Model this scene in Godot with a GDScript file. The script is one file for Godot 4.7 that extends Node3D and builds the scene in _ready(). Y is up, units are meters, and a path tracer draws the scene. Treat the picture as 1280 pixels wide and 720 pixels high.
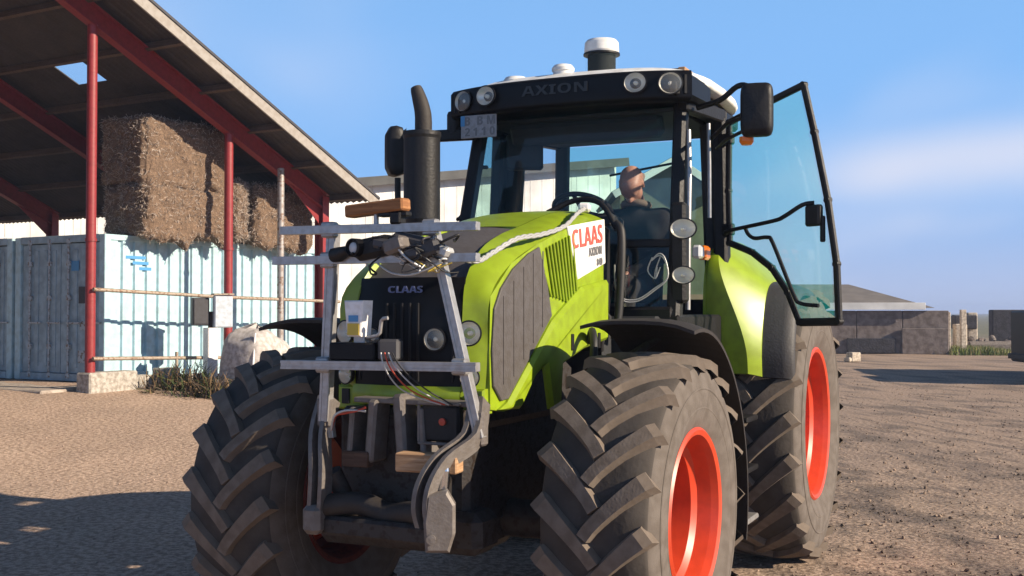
extends Node3D

# ---------------------------------------------------------------- helpers
class MB:
	# collects triangles with explicit normals; "at" is subtracted from every point
	var v := PackedVector3Array()
	var n := PackedVector3Array()
	var c := PackedColorArray()
	var col = null
	var at := Vector3.ZERO
	func _init(base := Vector3.ZERO) -> void:
		at = base
	func tri(a: Vector3, b: Vector3, d: Vector3, na: Vector3, nb: Vector3, nd: Vector3) -> void:
		var g := (b - a).cross(d - a)
		if g.dot(na + nb + nd) < 0.0:
			v.push_back(a - at); v.push_back(b - at); v.push_back(d - at)
			n.push_back(na); n.push_back(nb); n.push_back(nd)
		else:
			v.push_back(a - at); v.push_back(d - at); v.push_back(b - at)
			n.push_back(na); n.push_back(nd); n.push_back(nb)
		if col != null:
			c.push_back(col); c.push_back(col); c.push_back(col)
	func quad(a: Vector3, b: Vector3, d: Vector3, e: Vector3, nn := Vector3.ZERO) -> void:
		var q := nn
		if q == Vector3.ZERO:
			q = (b - a).cross(e - a).normalized()
		tri(a, b, d, q, q, q)
		tri(a, d, e, q, q, q)
	func quadn(a: Vector3, b: Vector3, d: Vector3, e: Vector3, na: Vector3, nb: Vector3, nd: Vector3, ne: Vector3) -> void:
		tri(a, b, d, na, nb, nd)
		tri(a, d, e, na, nd, ne)
	func box(ctr: Vector3, size: Vector3, bs := Basis.IDENTITY, ch := 0.006) -> void:
		# chamfered box
		var h := size * 0.5
		ch = minf(ch, minf(h.x, minf(h.y, h.z)) * 0.49)
		var ax := [bs.x.normalized(), bs.y.normalized(), bs.z.normalized()]
		var hh := [h.x, h.y, h.z]
		for i in 3:
			var j := (i + 1) % 3
			var k := (i + 2) % 3
			for s in [-1.0, 1.0]:
				var f: Vector3 = ctr + ax[i] * hh[i] * s
				var u: Vector3 = ax[j] * (hh[j] - ch)
				var w: Vector3 = ax[k] * (hh[k] - ch)
				quad(f - u - w, f + u - w, f + u + w, f - u + w, ax[i] * s)
		if ch <= 0.0:
			return
		for i in 3:
			var j := (i + 1) % 3
			var k := (i + 2) % 3
			for s in [-1.0, 1.0]:
				for t in [-1.0, 1.0]:
					var l: Vector3 = ax[i] * (hh[i] - ch)
					var p: Vector3 = ctr + ax[j] * hh[j] * s + ax[k] * (hh[k] - ch) * t
					var q: Vector3 = ctr + ax[j] * (hh[j] - ch) * s + ax[k] * hh[k] * t
					quad(p - l, p + l, q + l, q - l, (ax[j] * s + ax[k] * t).normalized())
		for s in [-1.0, 1.0]:
			for t in [-1.0, 1.0]:
				for r in [-1.0, 1.0]:
					var x: Vector3 = ax[0] * s
					var y: Vector3 = ax[1] * t
					var z: Vector3 = ax[2] * r
					var nn := (x + y + z).normalized()
					tri(ctr + x * h.x + y * (h.y - ch) + z * (h.z - ch), ctr + x * (h.x - ch) + y * h.y + z * (h.z - ch), ctr + x * (h.x - ch) + y * (h.y - ch) + z * h.z, nn, nn, nn)
	func beam(a: Vector3, b: Vector3, w: float, h: float, up := Vector3.UP, ch := 0.004) -> void:
		# rectangular bar from a to b; h along "up", w across
		var d := (b - a).normalized()
		var s := d.cross(up)
		if s.length() < 0.001:
			s = d.cross(Vector3.RIGHT)
		s = s.normalized()
		var t := s.cross(d)
		box((a + b) * 0.5, Vector3(w, h, a.distance_to(b)), Basis(s, t, d), ch)
	func tube(pts: Array, r, seg := 8, closed := false, caps := true) -> void:
		var m := pts.size()
		var rings := []
		var up := Vector3.UP
		for i in m:
			var d: Vector3
			if closed:
				d = (pts[(i + 1) % m] - pts[(i - 1 + m) % m]).normalized()
			else:
				d = (pts[mini(i + 1, m - 1)] - pts[maxi(i - 1, 0)]).normalized()
			if i == 0:
				if absf(d.dot(up)) > 0.95:
					up = Vector3.RIGHT
			var s := up.cross(d).normalized()
			up = d.cross(s).normalized()
			var rr: float = r[i] if r is Array else r
			var ring := []
			for k in seg:
				var a := TAU * k / seg
				var q := s * cos(a) + up * sin(a)
				ring.push_back([pts[i] + q * rr, q])
			rings.push_back(ring)
		var last := m if closed else m - 1
		for i in last:
			var A: Array = rings[i]
			var B: Array = rings[(i + 1) % m]
			for k in seg:
				var l := (k + 1) % seg
				quadn(A[k][0], A[l][0], B[l][0], B[k][0], A[k][1], A[l][1], B[l][1], B[k][1])
		if not closed and caps:
			for e in [0, m - 1]:
				var nn: Vector3 = (pts[0] - pts[1]).normalized() if e == 0 else (pts[m - 1] - pts[m - 2]).normalized()
				for k in seg:
					tri(pts[e], rings[e][k][0], rings[e][(k + 1) % seg][0], nn, nn, nn)
	func lathe(o: Vector3, axis: Vector3, prof: Array, seg := 32, smooth := false) -> void:
		# prof: Vector2(radius, height along axis)
		var a := axis.normalized()
		var s := a.cross(Vector3.UP)
		if s.length() < 0.01:
			s = a.cross(Vector3.RIGHT)
		s = s.normalized()
		var t := a.cross(s)
		var m := prof.size()
		var sg := []
		for i in m - 1:
			var d: Vector2 = prof[i + 1] - prof[i]
			sg.push_back(Vector2(d.y, -d.x).normalized())
		var orient := 1.0
		var acc := 0.0
		var cen := Vector2.ZERO
		for i in m:
			cen += prof[i] / m
		for i in m - 1:
			acc += sg[i].dot((prof[i] + prof[i + 1]) * 0.5 - Vector2(0, cen.y)) * prof[i].distance_to(prof[i + 1])
		if acc < 0.0:
			orient = -1.0
		for i in m - 1:
			var n0: Vector2 = sg[i] * orient
			var n1: Vector2 = n0
			if smooth:
				if i > 0:
					n0 = (sg[i] + sg[i - 1]).normalized() * orient
				if i < m - 2:
					n1 = (sg[i] + sg[i + 1]).normalized() * orient
			for k in seg:
				var a0 := TAU * k / seg
				var a1 := TAU * (k + 1) / seg
				var e0 := s * cos(a0) + t * sin(a0)
				var e1 := s * cos(a1) + t * sin(a1)
				var p0: Vector2 = prof[i]
				var p1: Vector2 = prof[i + 1]
				var A := o + e0 * p0.x + a * p0.y
				var B := o + e1 * p0.x + a * p0.y
				var C := o + e1 * p1.x + a * p1.y
				var D := o + e0 * p1.x + a * p1.y
				var nA := e0 * n0.x + a * n0.y
				var nB := e1 * n0.x + a * n0.y
				var nC := e1 * n1.x + a * n1.y
				var nD := e0 * n1.x + a * n1.y
				if p0.x > 0.00001:
					tri(A, B, C if p1.x > 0.00001 else D, nA, nB, nC)
				if p1.x > 0.00001:
					tri(A, C, D, nA, nC, nD)
	func grid(rows: Array, ref: Vector3, wrap := false) -> void:
		# smooth surface through rows of points; normals turned away from ref
		var R := rows.size()
		var C: int = rows[0].size()
		var ns := []
		var sum := 0.0
		for i in R:
			var rn := []
			for j in C:
				var du: Vector3 = rows[mini(i + 1, R - 1)][j] - rows[maxi(i - 1, 0)][j]
				var dv: Vector3
				if wrap:
					dv = rows[i][(j + 1) % C] - rows[i][(j - 1 + C) % C]
				else:
					dv = rows[i][mini(j + 1, C - 1)] - rows[i][maxi(j - 1, 0)]
				var q := du.cross(dv).normalized()
				rn.push_back(q)
				sum += q.dot((rows[i][j] - ref).normalized())
			ns.push_back(rn)
		var sg := 1.0 if sum >= 0.0 else -1.0
		for i in R - 1:
			for j in (C if wrap else C - 1):
				var l := (j + 1) % C
				quadn(rows[i][j], rows[i][l], rows[i + 1][l], rows[i + 1][j], ns[i][j] * sg, ns[i][l] * sg, ns[i + 1][l] * sg, ns[i + 1][j] * sg)
	func prism(poly: PackedVector2Array, o: Vector3, ux: Vector3, uy: Vector3, depth: float, ch := 0.0) -> void:
		# polygon in the plane (ux, uy) through o, extruded by depth along ux x uy, front edge chamfered by ch
		var nz := ux.cross(uy).normalized()
		var m := poly.size()
		var area := 0.0
		for i in m:
			area += poly[i].cross(poly[(i + 1) % m])
		var sgn := 1.0 if area > 0.0 else -1.0
		var inner := PackedVector2Array()
		for i in m:
			var e0 := (poly[i] - poly[(i - 1 + m) % m]).normalized()
			var e1 := (poly[(i + 1) % m] - poly[i]).normalized()
			var n0 := Vector2(-e0.y, e0.x) * sgn
			var n1 := Vector2(-e1.y, e1.x) * sgn
			var b := (n0 + n1)
			inner.push_back(poly[i] + (b / maxf(b.length_squared() * 0.5, 0.3)) * ch)
		var idx := Geometry2D.triangulate_polygon(poly)
		var P := func(q: Vector2, h: float) -> Vector3: return o + ux * q.x + uy * q.y + nz * h
		for k in range(0, idx.size(), 3):
			tri(P.call(inner[idx[k]], depth), P.call(inner[idx[k + 1]], depth), P.call(inner[idx[k + 2]], depth), nz, nz, nz)
			tri(P.call(poly[idx[k]], 0.0), P.call(poly[idx[k + 1]], 0.0), P.call(poly[idx[k + 2]], 0.0), -nz, -nz, -nz)
		for i in m:
			var j := (i + 1) % m
			var e := (poly[j] - poly[i]).normalized()
			var o2 := Vector2(e.y, -e.x) * sgn
			var nn := ux * o2.x + uy * o2.y
			quad(P.call(poly[i], 0.0), P.call(poly[j], 0.0), P.call(poly[j], depth - ch), P.call(poly[i], depth - ch), nn)
			if ch > 0.0:
				quad(P.call(poly[i], depth - ch), P.call(poly[j], depth - ch), P.call(inner[j], depth), P.call(inner[i], depth), (nn + nz).normalized())
	func mesh() -> ArrayMesh:
		var a := []
		a.resize(Mesh.ARRAY_MAX)
		a[Mesh.ARRAY_VERTEX] = v
		a[Mesh.ARRAY_NORMAL] = n
		if c.size() == v.size() and c.size() > 0:
			a[Mesh.ARRAY_COLOR] = c
		var m := ArrayMesh.new()
		m.add_surface_from_arrays(Mesh.PRIMITIVE_TRIANGLES, a)
		return m

const YAW := -0.43325
var TR := Transform3D(Basis(Vector3.UP, YAW), Vector3(-0.2326, 0.0, -6.1291))
var BR := Transform3D(Basis(Vector3.UP, PI / 3.0), Vector3(-6.91, 0.0, -18.56))
var M := {}
var T := {}
var taken := {}
var rng := RandomNumberGenerator.new()
var hills := FastNoiseLite.new()
var lumps := FastNoiseLite.new()

func numbered(parent: Node, called: String) -> String:
	var key := "%d/%s" % [parent.get_instance_id(), called]
	var k: int = taken.get(key, -1) + 1
	taken[key] = k
	return called if k == 0 else "%s_%03d" % [called, k]

func thing(called: String, label: String, category: String, xf: Transform3D, group := "") -> Node3D:
	var o := Node3D.new()
	o.name = numbered(self, called)
	add_child(o, true)
	o.transform = xf
	o.set_meta("label", label)
	o.set_meta("category", category)
	if group != "":
		o.set_meta("group", group)
	return o

func part(parent: Node, called: String, mb: MB, mat: Material, kind := "") -> MeshInstance3D:
	return mpart(parent, called, mb.mesh(), mat, kind)

func mpart(parent: Node, called: String, mesh: Mesh, mat: Material, kind := "") -> MeshInstance3D:
	var o := MeshInstance3D.new()
	o.name = numbered(parent, called)
	o.mesh = mesh
	o.material_override = mat
	parent.add_child(o, true)
	if kind != "":
		o.set_meta("kind", kind)
	return o

func lettering(parent: Node, text: String, size: float, depth: float, xf: Transform3D, mat: Material, font := "Droid Sans", weight := 700, called := "lettering") -> MeshInstance3D:
	var t := TextMesh.new()
	var f := SystemFont.new()
	f.font_names = PackedStringArray([font])
	f.font_weight = weight
	t.font = f
	t.text = text
	t.font_size = 64
	t.pixel_size = size / 46.0
	t.depth = depth
	t.curve_step = 2.0
	var o := mpart(parent, called, t, mat)
	o.transform = xf
	return o

func on_tractor(base: Vector3) -> Transform3D:
	return Transform3D(TR.basis, TR * base)

func lin(r: float, g: float, b: float) -> Color:
	return Color(r, g, b).linear_to_srgb()

func mat(called: String, c: Color, rough := 0.6, metal := 0.0) -> StandardMaterial3D:
	var m := StandardMaterial3D.new()
	m.resource_name = called
	m.albedo_color = c
	m.roughness = rough
	m.metallic = metal
	M[called] = m
	return m

func noise_tex(freq: float, lo: Color, hi: Color, octaves := 4, sd := 1, lo_at := 0.0, hi_at := 1.0, size := 512) -> NoiseTexture2D:
	var f := FastNoiseLite.new()
	f.seed = sd
	f.frequency = freq
	f.fractal_octaves = octaves
	var t := NoiseTexture2D.new()
	t.width = size
	t.height = size
	t.seamless = true
	t.noise = f
	var g := Gradient.new()
	g.offsets = PackedFloat32Array([lo_at, hi_at])
	g.colors = PackedColorArray([lo, hi])
	t.color_ramp = g
	return t

func noise_nrm(freq: float, strength: float, octaves := 4, sd := 2, size := 512) -> NoiseTexture2D:
	var f := FastNoiseLite.new()
	f.seed = sd
	f.frequency = freq
	f.fractal_octaves = octaves
	var t := NoiseTexture2D.new()
	t.width = size
	t.height = size
	t.seamless = true
	t.noise = f
	t.as_normal_map = true
	t.bump_strength = strength
	return t

func worn(m: StandardMaterial3D, tex: Texture2D, scale: float, nrm: Texture2D = null, nscale := 0.0) -> StandardMaterial3D:
	m.albedo_texture = tex
	m.uv1_triplanar = true
	m.uv1_scale = Vector3.ONE * scale
	if nrm:
		m.normal_enabled = true
		m.normal_texture = nrm
		m.normal_scale = nscale
	return m

func grey(x: float) -> Color:
	return Color(x, x, x)

# stroke texture of straw: random short lines, shared by colour and relief
func straw_image(size: int, strokes: int, sd: int) -> Image:
	var im := Image.create(size, size, false, Image.FORMAT_RGB8)
	im.fill(Color(0.40, 0.34, 0.28))
	var r := RandomNumberGenerator.new()
	r.seed = sd
	for i in strokes:
		var x := r.randf() * size
		var y := r.randf() * size
		var a := r.randfn(0.3, 0.9)
		var l := r.randf_range(10.0, 46.0)
		var b := r.randf_range(0.45, 1.05)
		var tone := Color(0.86, 0.76, 0.66) if r.randf() < 0.6 else Color(0.62, 0.52, 0.43)
		tone = Color(tone.r * b, tone.g * b, tone.b * b)
		var dx := cos(a)
		var dy := sin(a)
		for k in int(l):
			var px := posmod(int(x + dx * k), size)
			var py := posmod(int(y + dy * k), size)
			im.set_pixel(px, py, tone)
			if i % 2 == 0:
				im.set_pixel(posmod(px + 1, size), py, tone.darkened(0.25))
	return im

func ground_height(x: float, z: float) -> float:
	var s := -0.6 * x - 0.8 * z
	var rise := smoothstep(11.0, 20.5, s) * smoothstep(4.0, -3.0, x) * 0.53
	var near := clampf(1.0 - (absf(z + 10.0) - 20.0) / 40.0, 0.0, 1.0)
	var h := hills.get_noise_2d(x, z) * 0.05 + lumps.get_noise_2d(x, z) * 0.009 * (1.0 + 1.6 * smoothstep(1.5, 4.5, x)) * near
	var on_yard := smoothstep(2.0, 5.0, Vector2(x + 0.6, z + 7.4).length())
	return rise + h * (0.35 + 0.65 * on_yard) - 0.012

func _ready() -> void:
	rng.seed = 11
	hills.seed = 5
	hills.frequency = 0.12
	lumps.seed = 9
	lumps.frequency = 1.3
	lumps.fractal_octaves = 4
	# ---- camera
	var cam := Camera3D.new()
	cam.name = "camera"
	cam.fov = 28.54
	cam.near = 0.1
	cam.far = 3000.0
	cam.position = Vector3(0, 1.784, 0)
	cam.rotation = Vector3(deg_to_rad(1.234), 0, 0)
	add_child(cam)
	cam.current = true
	# ---- sky, sun, exposure
	var env := Environment.new()
	env.background_mode = Environment.BG_SKY
	env.tonemap_mode = Environment.TONE_MAPPER_LINEAR
	env.tonemap_exposure = 1.75
	env.sdfgi_enabled = true
	env.ssao_enabled = true
	env.ssil_enabled = true
	env.sky = Sky.new()
	var pan := PanoramaSkyMaterial.new()
	pan.panorama = ImageTexture.create_from_image(sky_image())
	env.sky.sky_material = pan
	env.fog_enabled = true
	env.fog_density = 0.0009
	env.fog_light_color = Color(0.72, 0.80, 0.95)
	var we := WorldEnvironment.new()
	we.name = "world_environment"
	we.environment = env
	add_child(we)
	var sun := DirectionalLight3D.new()
	sun.name = "sun"
	sun.light_energy = 1.6
	sun.light_color = Color(1.0, 0.93, 0.83)
	sun.light_angular_distance = 0.5
	sun.shadow_enabled = true
	add_child(sun)
	var el := deg_to_rad(25.0)
	var to_sun := Vector3(0.93 * cos(el), sin(el), 0.36 * cos(el)).normalized()
	sun.basis = Basis.looking_at(-to_sun, Vector3.UP)

	make_textures()
	make_materials()
	make_ground()
	make_barn()
	make_container()
	second_container()
	make_bales()
	make_barn_front()
	make_halls()
	make_right_side()
	make_tractor()
	make_sensor_frame()
	make_roof_gear()
	make_driver()
	make_cables()

func sky_image() -> Image:
	var w := 1024
	var h := 512
	var im := Image.create(w, h, false, Image.FORMAT_RGBF)
	var f := FastNoiseLite.new()
	f.seed = 21
	f.frequency = 0.8
	f.fractal_octaves = 4
	var top := Vector3(0.030, 0.052, 0.105)
	var mid := Vector3(0.142, 0.295, 0.545)
	var low := Vector3(0.285, 0.325, 0.455)
	for y in h:
		var e := PI * 0.5 - PI * (y + 0.5) / h
		var base: Vector3
		var d := rad_to_deg(e)
		base = low.lerp(mid, smoothstep(-1.5, 8.0, d)).lerp(top, smoothstep(11.0, 46.0, d))
		for x in w:
			var c := base
			if d > 0.0:
				var az := wrapf(TAU * (x + 0.5) / w, -PI, PI)
				var dir := Vector3(cos(e) * sin(az), sin(e), -cos(e) * cos(az))
				# thin cloud sheet, looked up on a flat layer
				var q := Vector3(dir.x, 0.0, dir.z) / (dir.y + 0.12)
				var n := f.get_noise_3d(q.x * 0.55, 3.0, q.z * 0.22) * 0.5 + 0.5
				var m := f.get_noise_3d(dir.x * 1.2, dir.y * 3.2 + 7.0, dir.z * 1.2) * 0.5 + 0.5
				var cover := smoothstep(0.50, 0.78, n) * smoothstep(0.42, 0.70, m) * smoothstep(34.0, 9.0, d) * 0.55
				# the long bank low beyond the yard
				var adeg := rad_to_deg(az)
				var band := exp(-pow((d - 7.3 - 0.05 * (adeg - 20.0) + 3.0 * (n - 0.5)) / 1.7, 2.0)) * smoothstep(11.0, 19.0, adeg) * smoothstep(75.0, 40.0, adeg)
				cover = maxf(cover, band * (0.55 + 0.5 * n))
				c = c.lerp(Vector3(0.43, 0.45, 0.535), clampf(cover, 0.0, 0.9))
			im.set_pixel(x, y, Color(c.x, c.y, c.z))
	return im

func make_textures() -> void:
	T.blotch = noise_tex(0.008, grey(0.86), grey(1.0), 6, 3, 0.25, 0.75)
	T.dust = noise_tex(0.02, Color(0.92, 0.905, 0.885), grey(1.0), 5, 4, 0.25, 0.7)
	T.grit = noise_tex(0.05, grey(0.84), grey(1.0), 4, 5, 0.25, 0.7)
	T.rust = noise_tex(0.02, Color(0.72, 0.58, 0.48), grey(1.0), 5, 6, 0.26, 0.44)
	T.concrete = noise_tex(0.02, Color(0.80, 0.785, 0.77), grey(1.0), 6, 7, 0.25, 0.7)
	T.soil = noise_tex(0.03, Color(0.76, 0.74, 0.72), grey(1.0), 6, 8, 0.28, 0.62, 1024)
	T.soil_n = noise_nrm(0.04, 7.0, 6, 8, 1024)
	T.grit_n = noise_nrm(0.06, 4.0, 4, 5)
	T.soft_n = noise_nrm(0.012, 3.0, 3, 12)
	T.wood = ImageTexture.create_from_image(wood_image())
	var si := straw_image(768, 26000, 3)
	T.straw = ImageTexture.create_from_image(si)
	var sn: Image = si.duplicate()
	sn.convert(Image.FORMAT_RGBA8)
	sn.bump_map_to_normal_map(3.0)
	T.straw_n = ImageTexture.create_from_image(sn)
	T.rubber = noise_tex(0.012, Color(0.86, 0.845, 0.83), grey(1.0), 5, 14, 0.25, 0.72)

func wood_image() -> Image:
	var im := Image.create(256, 256, false, Image.FORMAT_RGB8)
	var f := FastNoiseLite.new()
	f.seed = 31
	f.frequency = 0.02
	f.fractal_octaves = 4
	for y in 256:
		for x in 256:
			var n := f.get_noise_2d(x * 0.5, y * 7.0) * 0.5 + 0.5
			var b := lerpf(0.6, 1.0, n)
			im.set_pixel(x, y, Color(b, b * lerpf(0.86, 1.0, n), b * lerpf(0.72, 1.0, n)))
	return im

func make_materials() -> void:
	worn(mat("green", lin(0.24, 0.34, 0.010), 0.42), T.dust, 0.9)
	M.green.clearcoat_enabled = true
	M.green.clearcoat = 0.15
	M.green.clearcoat_roughness = 0.25
	worn(mat("green_deep", lin(0.13, 0.36, 0.008), 0.32), T.dust, 0.9)
	M.green_deep.clearcoat_enabled = true
	M.green_deep.clearcoat = 0.3
	worn(mat("hood_grey", lin(0.078, 0.070, 0.070), 0.62), T.dust, 1.5, T.grit_n, 0.25)
	worn(mat("flare_black", lin(0.034, 0.032, 0.035), 0.6), T.dust, 1.5, T.grit_n, 0.2)
	worn(mat("black_plastic", lin(0.011, 0.0105, 0.012), 0.5), T.dust, 1.2, T.grit_n, 0.2)
	M.black_plastic.metallic_specular = 0.38
	worn(mat("black_gloss", lin(0.006, 0.006, 0.008), 0.42), T.dust, 0.8)
	M.black_gloss.metallic_specular = 0.3
	worn(mat("mudguard_black", lin(0.022, 0.017, 0.015), 0.7), T.dust, 1.3, T.grit_n, 0.3)
	worn(mat("chassis", lin(0.035, 0.030, 0.029), 0.65, 0.3), T.rust, 1.5, T.grit_n, 0.4)
	worn(mat("iron", lin(0.17, 0.152, 0.143), 0.6, 0.4), T.dust, 1.8, T.grit_n, 0.3)
	worn(mat("rubber", lin(0.056, 0.047, 0.041), 0.9), T.rubber, 1.0, T.grit_n, 0.2)
	worn(mat("lug_rubber", lin(0.165, 0.132, 0.106), 0.95), T.rubber, 1.7, T.grit_n, 0.22)
	worn(mat("sidewall", lin(0.125, 0.106, 0.093), 0.92), T.rubber, 1.2, T.grit_n, 0.15)
	worn(mat("rim_red", lin(0.58, 0.050, 0.012), 0.42), T.dust, 1.1)
	M.rim_red.clearcoat_enabled = true
	M.rim_red.clearcoat = 0.3
	worn(mat("white_paint", lin(0.74, 0.74, 0.72), 0.4), T.dust, 1.0)
	worn(mat("sticker_white", lin(0.80, 0.79, 0.79), 0.45), T.dust, 2.0)
	mat("sticker_red", lin(0.62, 0.10, 0.08), 0.5)
	mat("sticker_grey", lin(0.16, 0.16, 0.17), 0.5)
	worn(mat("alu", lin(0.40, 0.395, 0.40), 0.38, 0.55), T.dust, 2.0)
	mat("chrome", lin(0.65, 0.66, 0.68), 0.18, 1.0)
	mat("logo_blue", lin(0.12, 0.14, 0.26), 0.35, 0.4)
	mat("visor_letters", lin(0.020, 0.020, 0.022), 0.45)
	worn(mat("wood_old", lin(0.42, 0.20, 0.075), 0.75), T.wood, 1.5)
	worn(mat("wood_dark", lin(0.11, 0.065, 0.045), 0.8), T.wood, 1.5)
	worn(mat("rim_shaded", lin(0.13, 0.018, 0.010), 0.7), T.rust, 1.4)  # rim red darkened in the colour itself to give shade on the inner side
	worn(mat("wood_pale", lin(0.62, 0.43, 0.27), 0.8), T.wood, 1.7)
	mat("lamp_lens", Color(0.95, 0.95, 0.92, 0.10), 0.05)
	M.lamp_lens.transparency = BaseMaterial3D.TRANSPARENCY_ALPHA
	mat("lamp_bowl", lin(0.72, 0.70, 0.62), 0.35, 0.5)
	mat("orange_lens", lin(0.80, 0.19, 0.01), 0.25)
	mat("clear_lens", lin(0.5, 0.52, 0.55), 0.2)
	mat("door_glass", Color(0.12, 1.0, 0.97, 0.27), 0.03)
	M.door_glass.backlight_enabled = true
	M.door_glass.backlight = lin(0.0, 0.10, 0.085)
	mat("cab_glass", Color(0.10, 0.42, 0.48, 0.07), 0.03)
	mat("rear_glass", lin(0.62, 0.95, 0.87), 0.0)
	mat("clear_glass", Color(0.8, 0.9, 0.9, 0.03), 0.05)
	M.clear_glass.metallic_specular = 0.12
	for k in ["cab_glass", "clear_glass", "door_glass"]:
		M[k].transparency = BaseMaterial3D.TRANSPARENCY_ALPHA
	for k in ["rear_glass"]:
		M[k].albedo_color.a = 0.0
		M[k].refraction_enabled = true
		M[k].refraction_scale = 0.05
	mat("mirror_silver", lin(0.7, 0.72, 0.75), 0.05, 1.0)
	worn(mat("cab_dark", lin(0.022, 0.024, 0.028), 0.7), T.dust, 1.0)
	worn(mat("cab_fabric", lin(0.05, 0.05, 0.055), 0.9), T.grit, 3.0)
	worn(mat("skin", lin(0.46, 0.25, 0.18), 0.5), T.dust, 6.0)
	M.skin.subsurf_scatter_enabled = true
	M.skin.subsurf_scatter_strength = 0.12
	worn(mat("jacket", lin(0.020, 0.022, 0.026), 0.9), T.grit, 5.0, T.soft_n, 0.6)
	worn(mat("collar", lin(0.20, 0.16, 0.12), 0.9), T.grit, 5.0)
	worn(mat("hair_grey", lin(0.30, 0.24, 0.20), 0.9), T.grit, 9.0)
	mat("cable_black", lin(0.010, 0.010, 0.011), 0.6)
	mat("drum_black", lin(0.005, 0.005, 0.006), 0.75)
	M.drum_black.metallic_specular = 0.25
	mat("cable_red", lin(0.45, 0.05, 0.02), 0.5)
	mat("cable_yellow", lin(0.55, 0.40, 0.05), 0.5)
	worn(mat("foil", lin(0.55, 0.55, 0.54), 0.42, 0.4), T.grit, 8.0, T.grit_n, 0.6)
	worn(mat("plate", lin(0.30, 0.30, 0.32), 0.5), T.dust, 2.0)
	# barn and yard
	worn(mat("steel_red", lin(0.24, 0.022, 0.024), 0.5), T.dust, 0.8, T.grit_n, 0.15)
	worn(mat("roof_sheet", lin(0.055, 0.043, 0.036), 0.85), T.blotch, 0.4, T.grit_n, 0.3)
	worn(mat("purlin", lin(0.16, 0.125, 0.10), 0.8), T.wood, 0.6)
	worn(mat("fascia", lin(0.30, 0.275, 0.25), 0.7), T.dust, 0.7)
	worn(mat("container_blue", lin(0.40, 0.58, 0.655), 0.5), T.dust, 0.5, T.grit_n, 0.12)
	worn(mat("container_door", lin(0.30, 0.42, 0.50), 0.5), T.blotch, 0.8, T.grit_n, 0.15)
	worn(mat("container_rod", lin(0.36, 0.42, 0.46), 0.5, 0.2), T.rust, 1.2)
	mat("mark_blue", lin(0.06, 0.25, 0.50), 0.5)
	worn(mat("concrete", lin(0.42, 0.39, 0.35), 0.9), T.concrete, 0.9, T.grit_n, 0.6)
	worn(mat("slab", lin(0.42, 0.36, 0.31), 0.92), T.concrete, 0.5, T.soil_n, 0.4)
	worn(mat("rail_steel", lin(0.36, 0.30, 0.24), 0.6, 0.3), T.rust, 1.2)
	worn(mat("pole_steel", lin(0.33, 0.31, 0.30), 0.55, 0.4), T.rust, 0.8)
	worn(mat("box_grey", lin(0.045, 0.044, 0.050), 0.6), T.dust, 1.0)
	worn(mat("box_pale", lin(0.48, 0.54, 0.62), 0.5), T.dust, 1.0)
	worn(mat("post_brown", lin(0.085, 0.060, 0.050), 0.85), T.wood, 1.2)
	worn(mat("canvas", lin(0.50, 0.47, 0.45), 0.85), T.concrete, 0.8, T.soft_n, 0.8)
	mat("straw", lin(0.60, 0.535, 0.495), 0.95)
	M.straw.albedo_texture = T.straw
	M.straw.uv1_triplanar = true
	M.straw.uv1_scale = Vector3.ONE * 0.5
	M.straw.normal_enabled = true
	M.straw.normal_texture = T.straw_n
	M.straw.normal_scale = 1.0
	mat("straw_wisp", lin(0.40, 0.34, 0.295), 0.9)
	M.straw_wisp.vertex_color_use_as_albedo = true
	mat("twine", lin(0.12, 0.09, 0.07), 0.9)
	worn(mat("wall_white", lin(0.80, 0.80, 0.78), 0.8), T.blotch, 0.12)
	worn(mat("roof_grey", lin(0.10, 0.10, 0.095), 0.85), T.blotch, 0.2)
	worn(mat("wall_olive", lin(0.17, 0.16, 0.095), 0.9), T.blotch, 0.3)
	worn(mat("dark_concrete", lin(0.20, 0.165, 0.15), 0.92), T.concrete, 0.25, T.grit_n, 0.15)
	worn(mat("darker_concrete", lin(0.05, 0.047, 0.055), 0.92), T.concrete, 0.3, T.grit_n, 0.4)
	worn(mat("fibre_roof", lin(0.17, 0.15, 0.135), 0.9), T.blotch, 0.2)
	worn(mat("pale_stone", lin(0.55, 0.48, 0.40), 0.9), T.concrete, 0.7, T.grit_n, 0.5)
	worn(mat("rubble", lin(0.19, 0.165, 0.15), 0.95), T.concrete, 1.0, T.grit_n, 0.6)
	var so := mat("soil", Color.WHITE, 0.95)
	so.vertex_color_use_as_albedo = true
	so.albedo_texture = T.soil
	so.uv1_triplanar = true
	so.uv1_world_triplanar = true
	so.uv1_scale = Vector3.ONE * 0.42
	so.normal_enabled = true
	so.normal_texture = T.soil_n
	so.normal_scale = 0.55
	so.detail_enabled = true
	so.detail_albedo = T.grit
	so.detail_blend_mode = BaseMaterial3D.BLEND_MODE_MUL
	so.detail_uv_layer = BaseMaterial3D.DETAIL_UV_2
	so.uv2_triplanar = true
	so.uv2_world_triplanar = true
	so.uv2_scale = Vector3.ONE * 1.9
	var cl := mat("clod", Color.WHITE, 0.95)
	cl.vertex_color_use_as_albedo = true
	var gr := mat("grass", Color.WHITE, 0.8)
	gr.vertex_color_use_as_albedo = true
	gr.backlight_enabled = true
	gr.backlight = Color(0.25, 0.28, 0.08)

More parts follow.
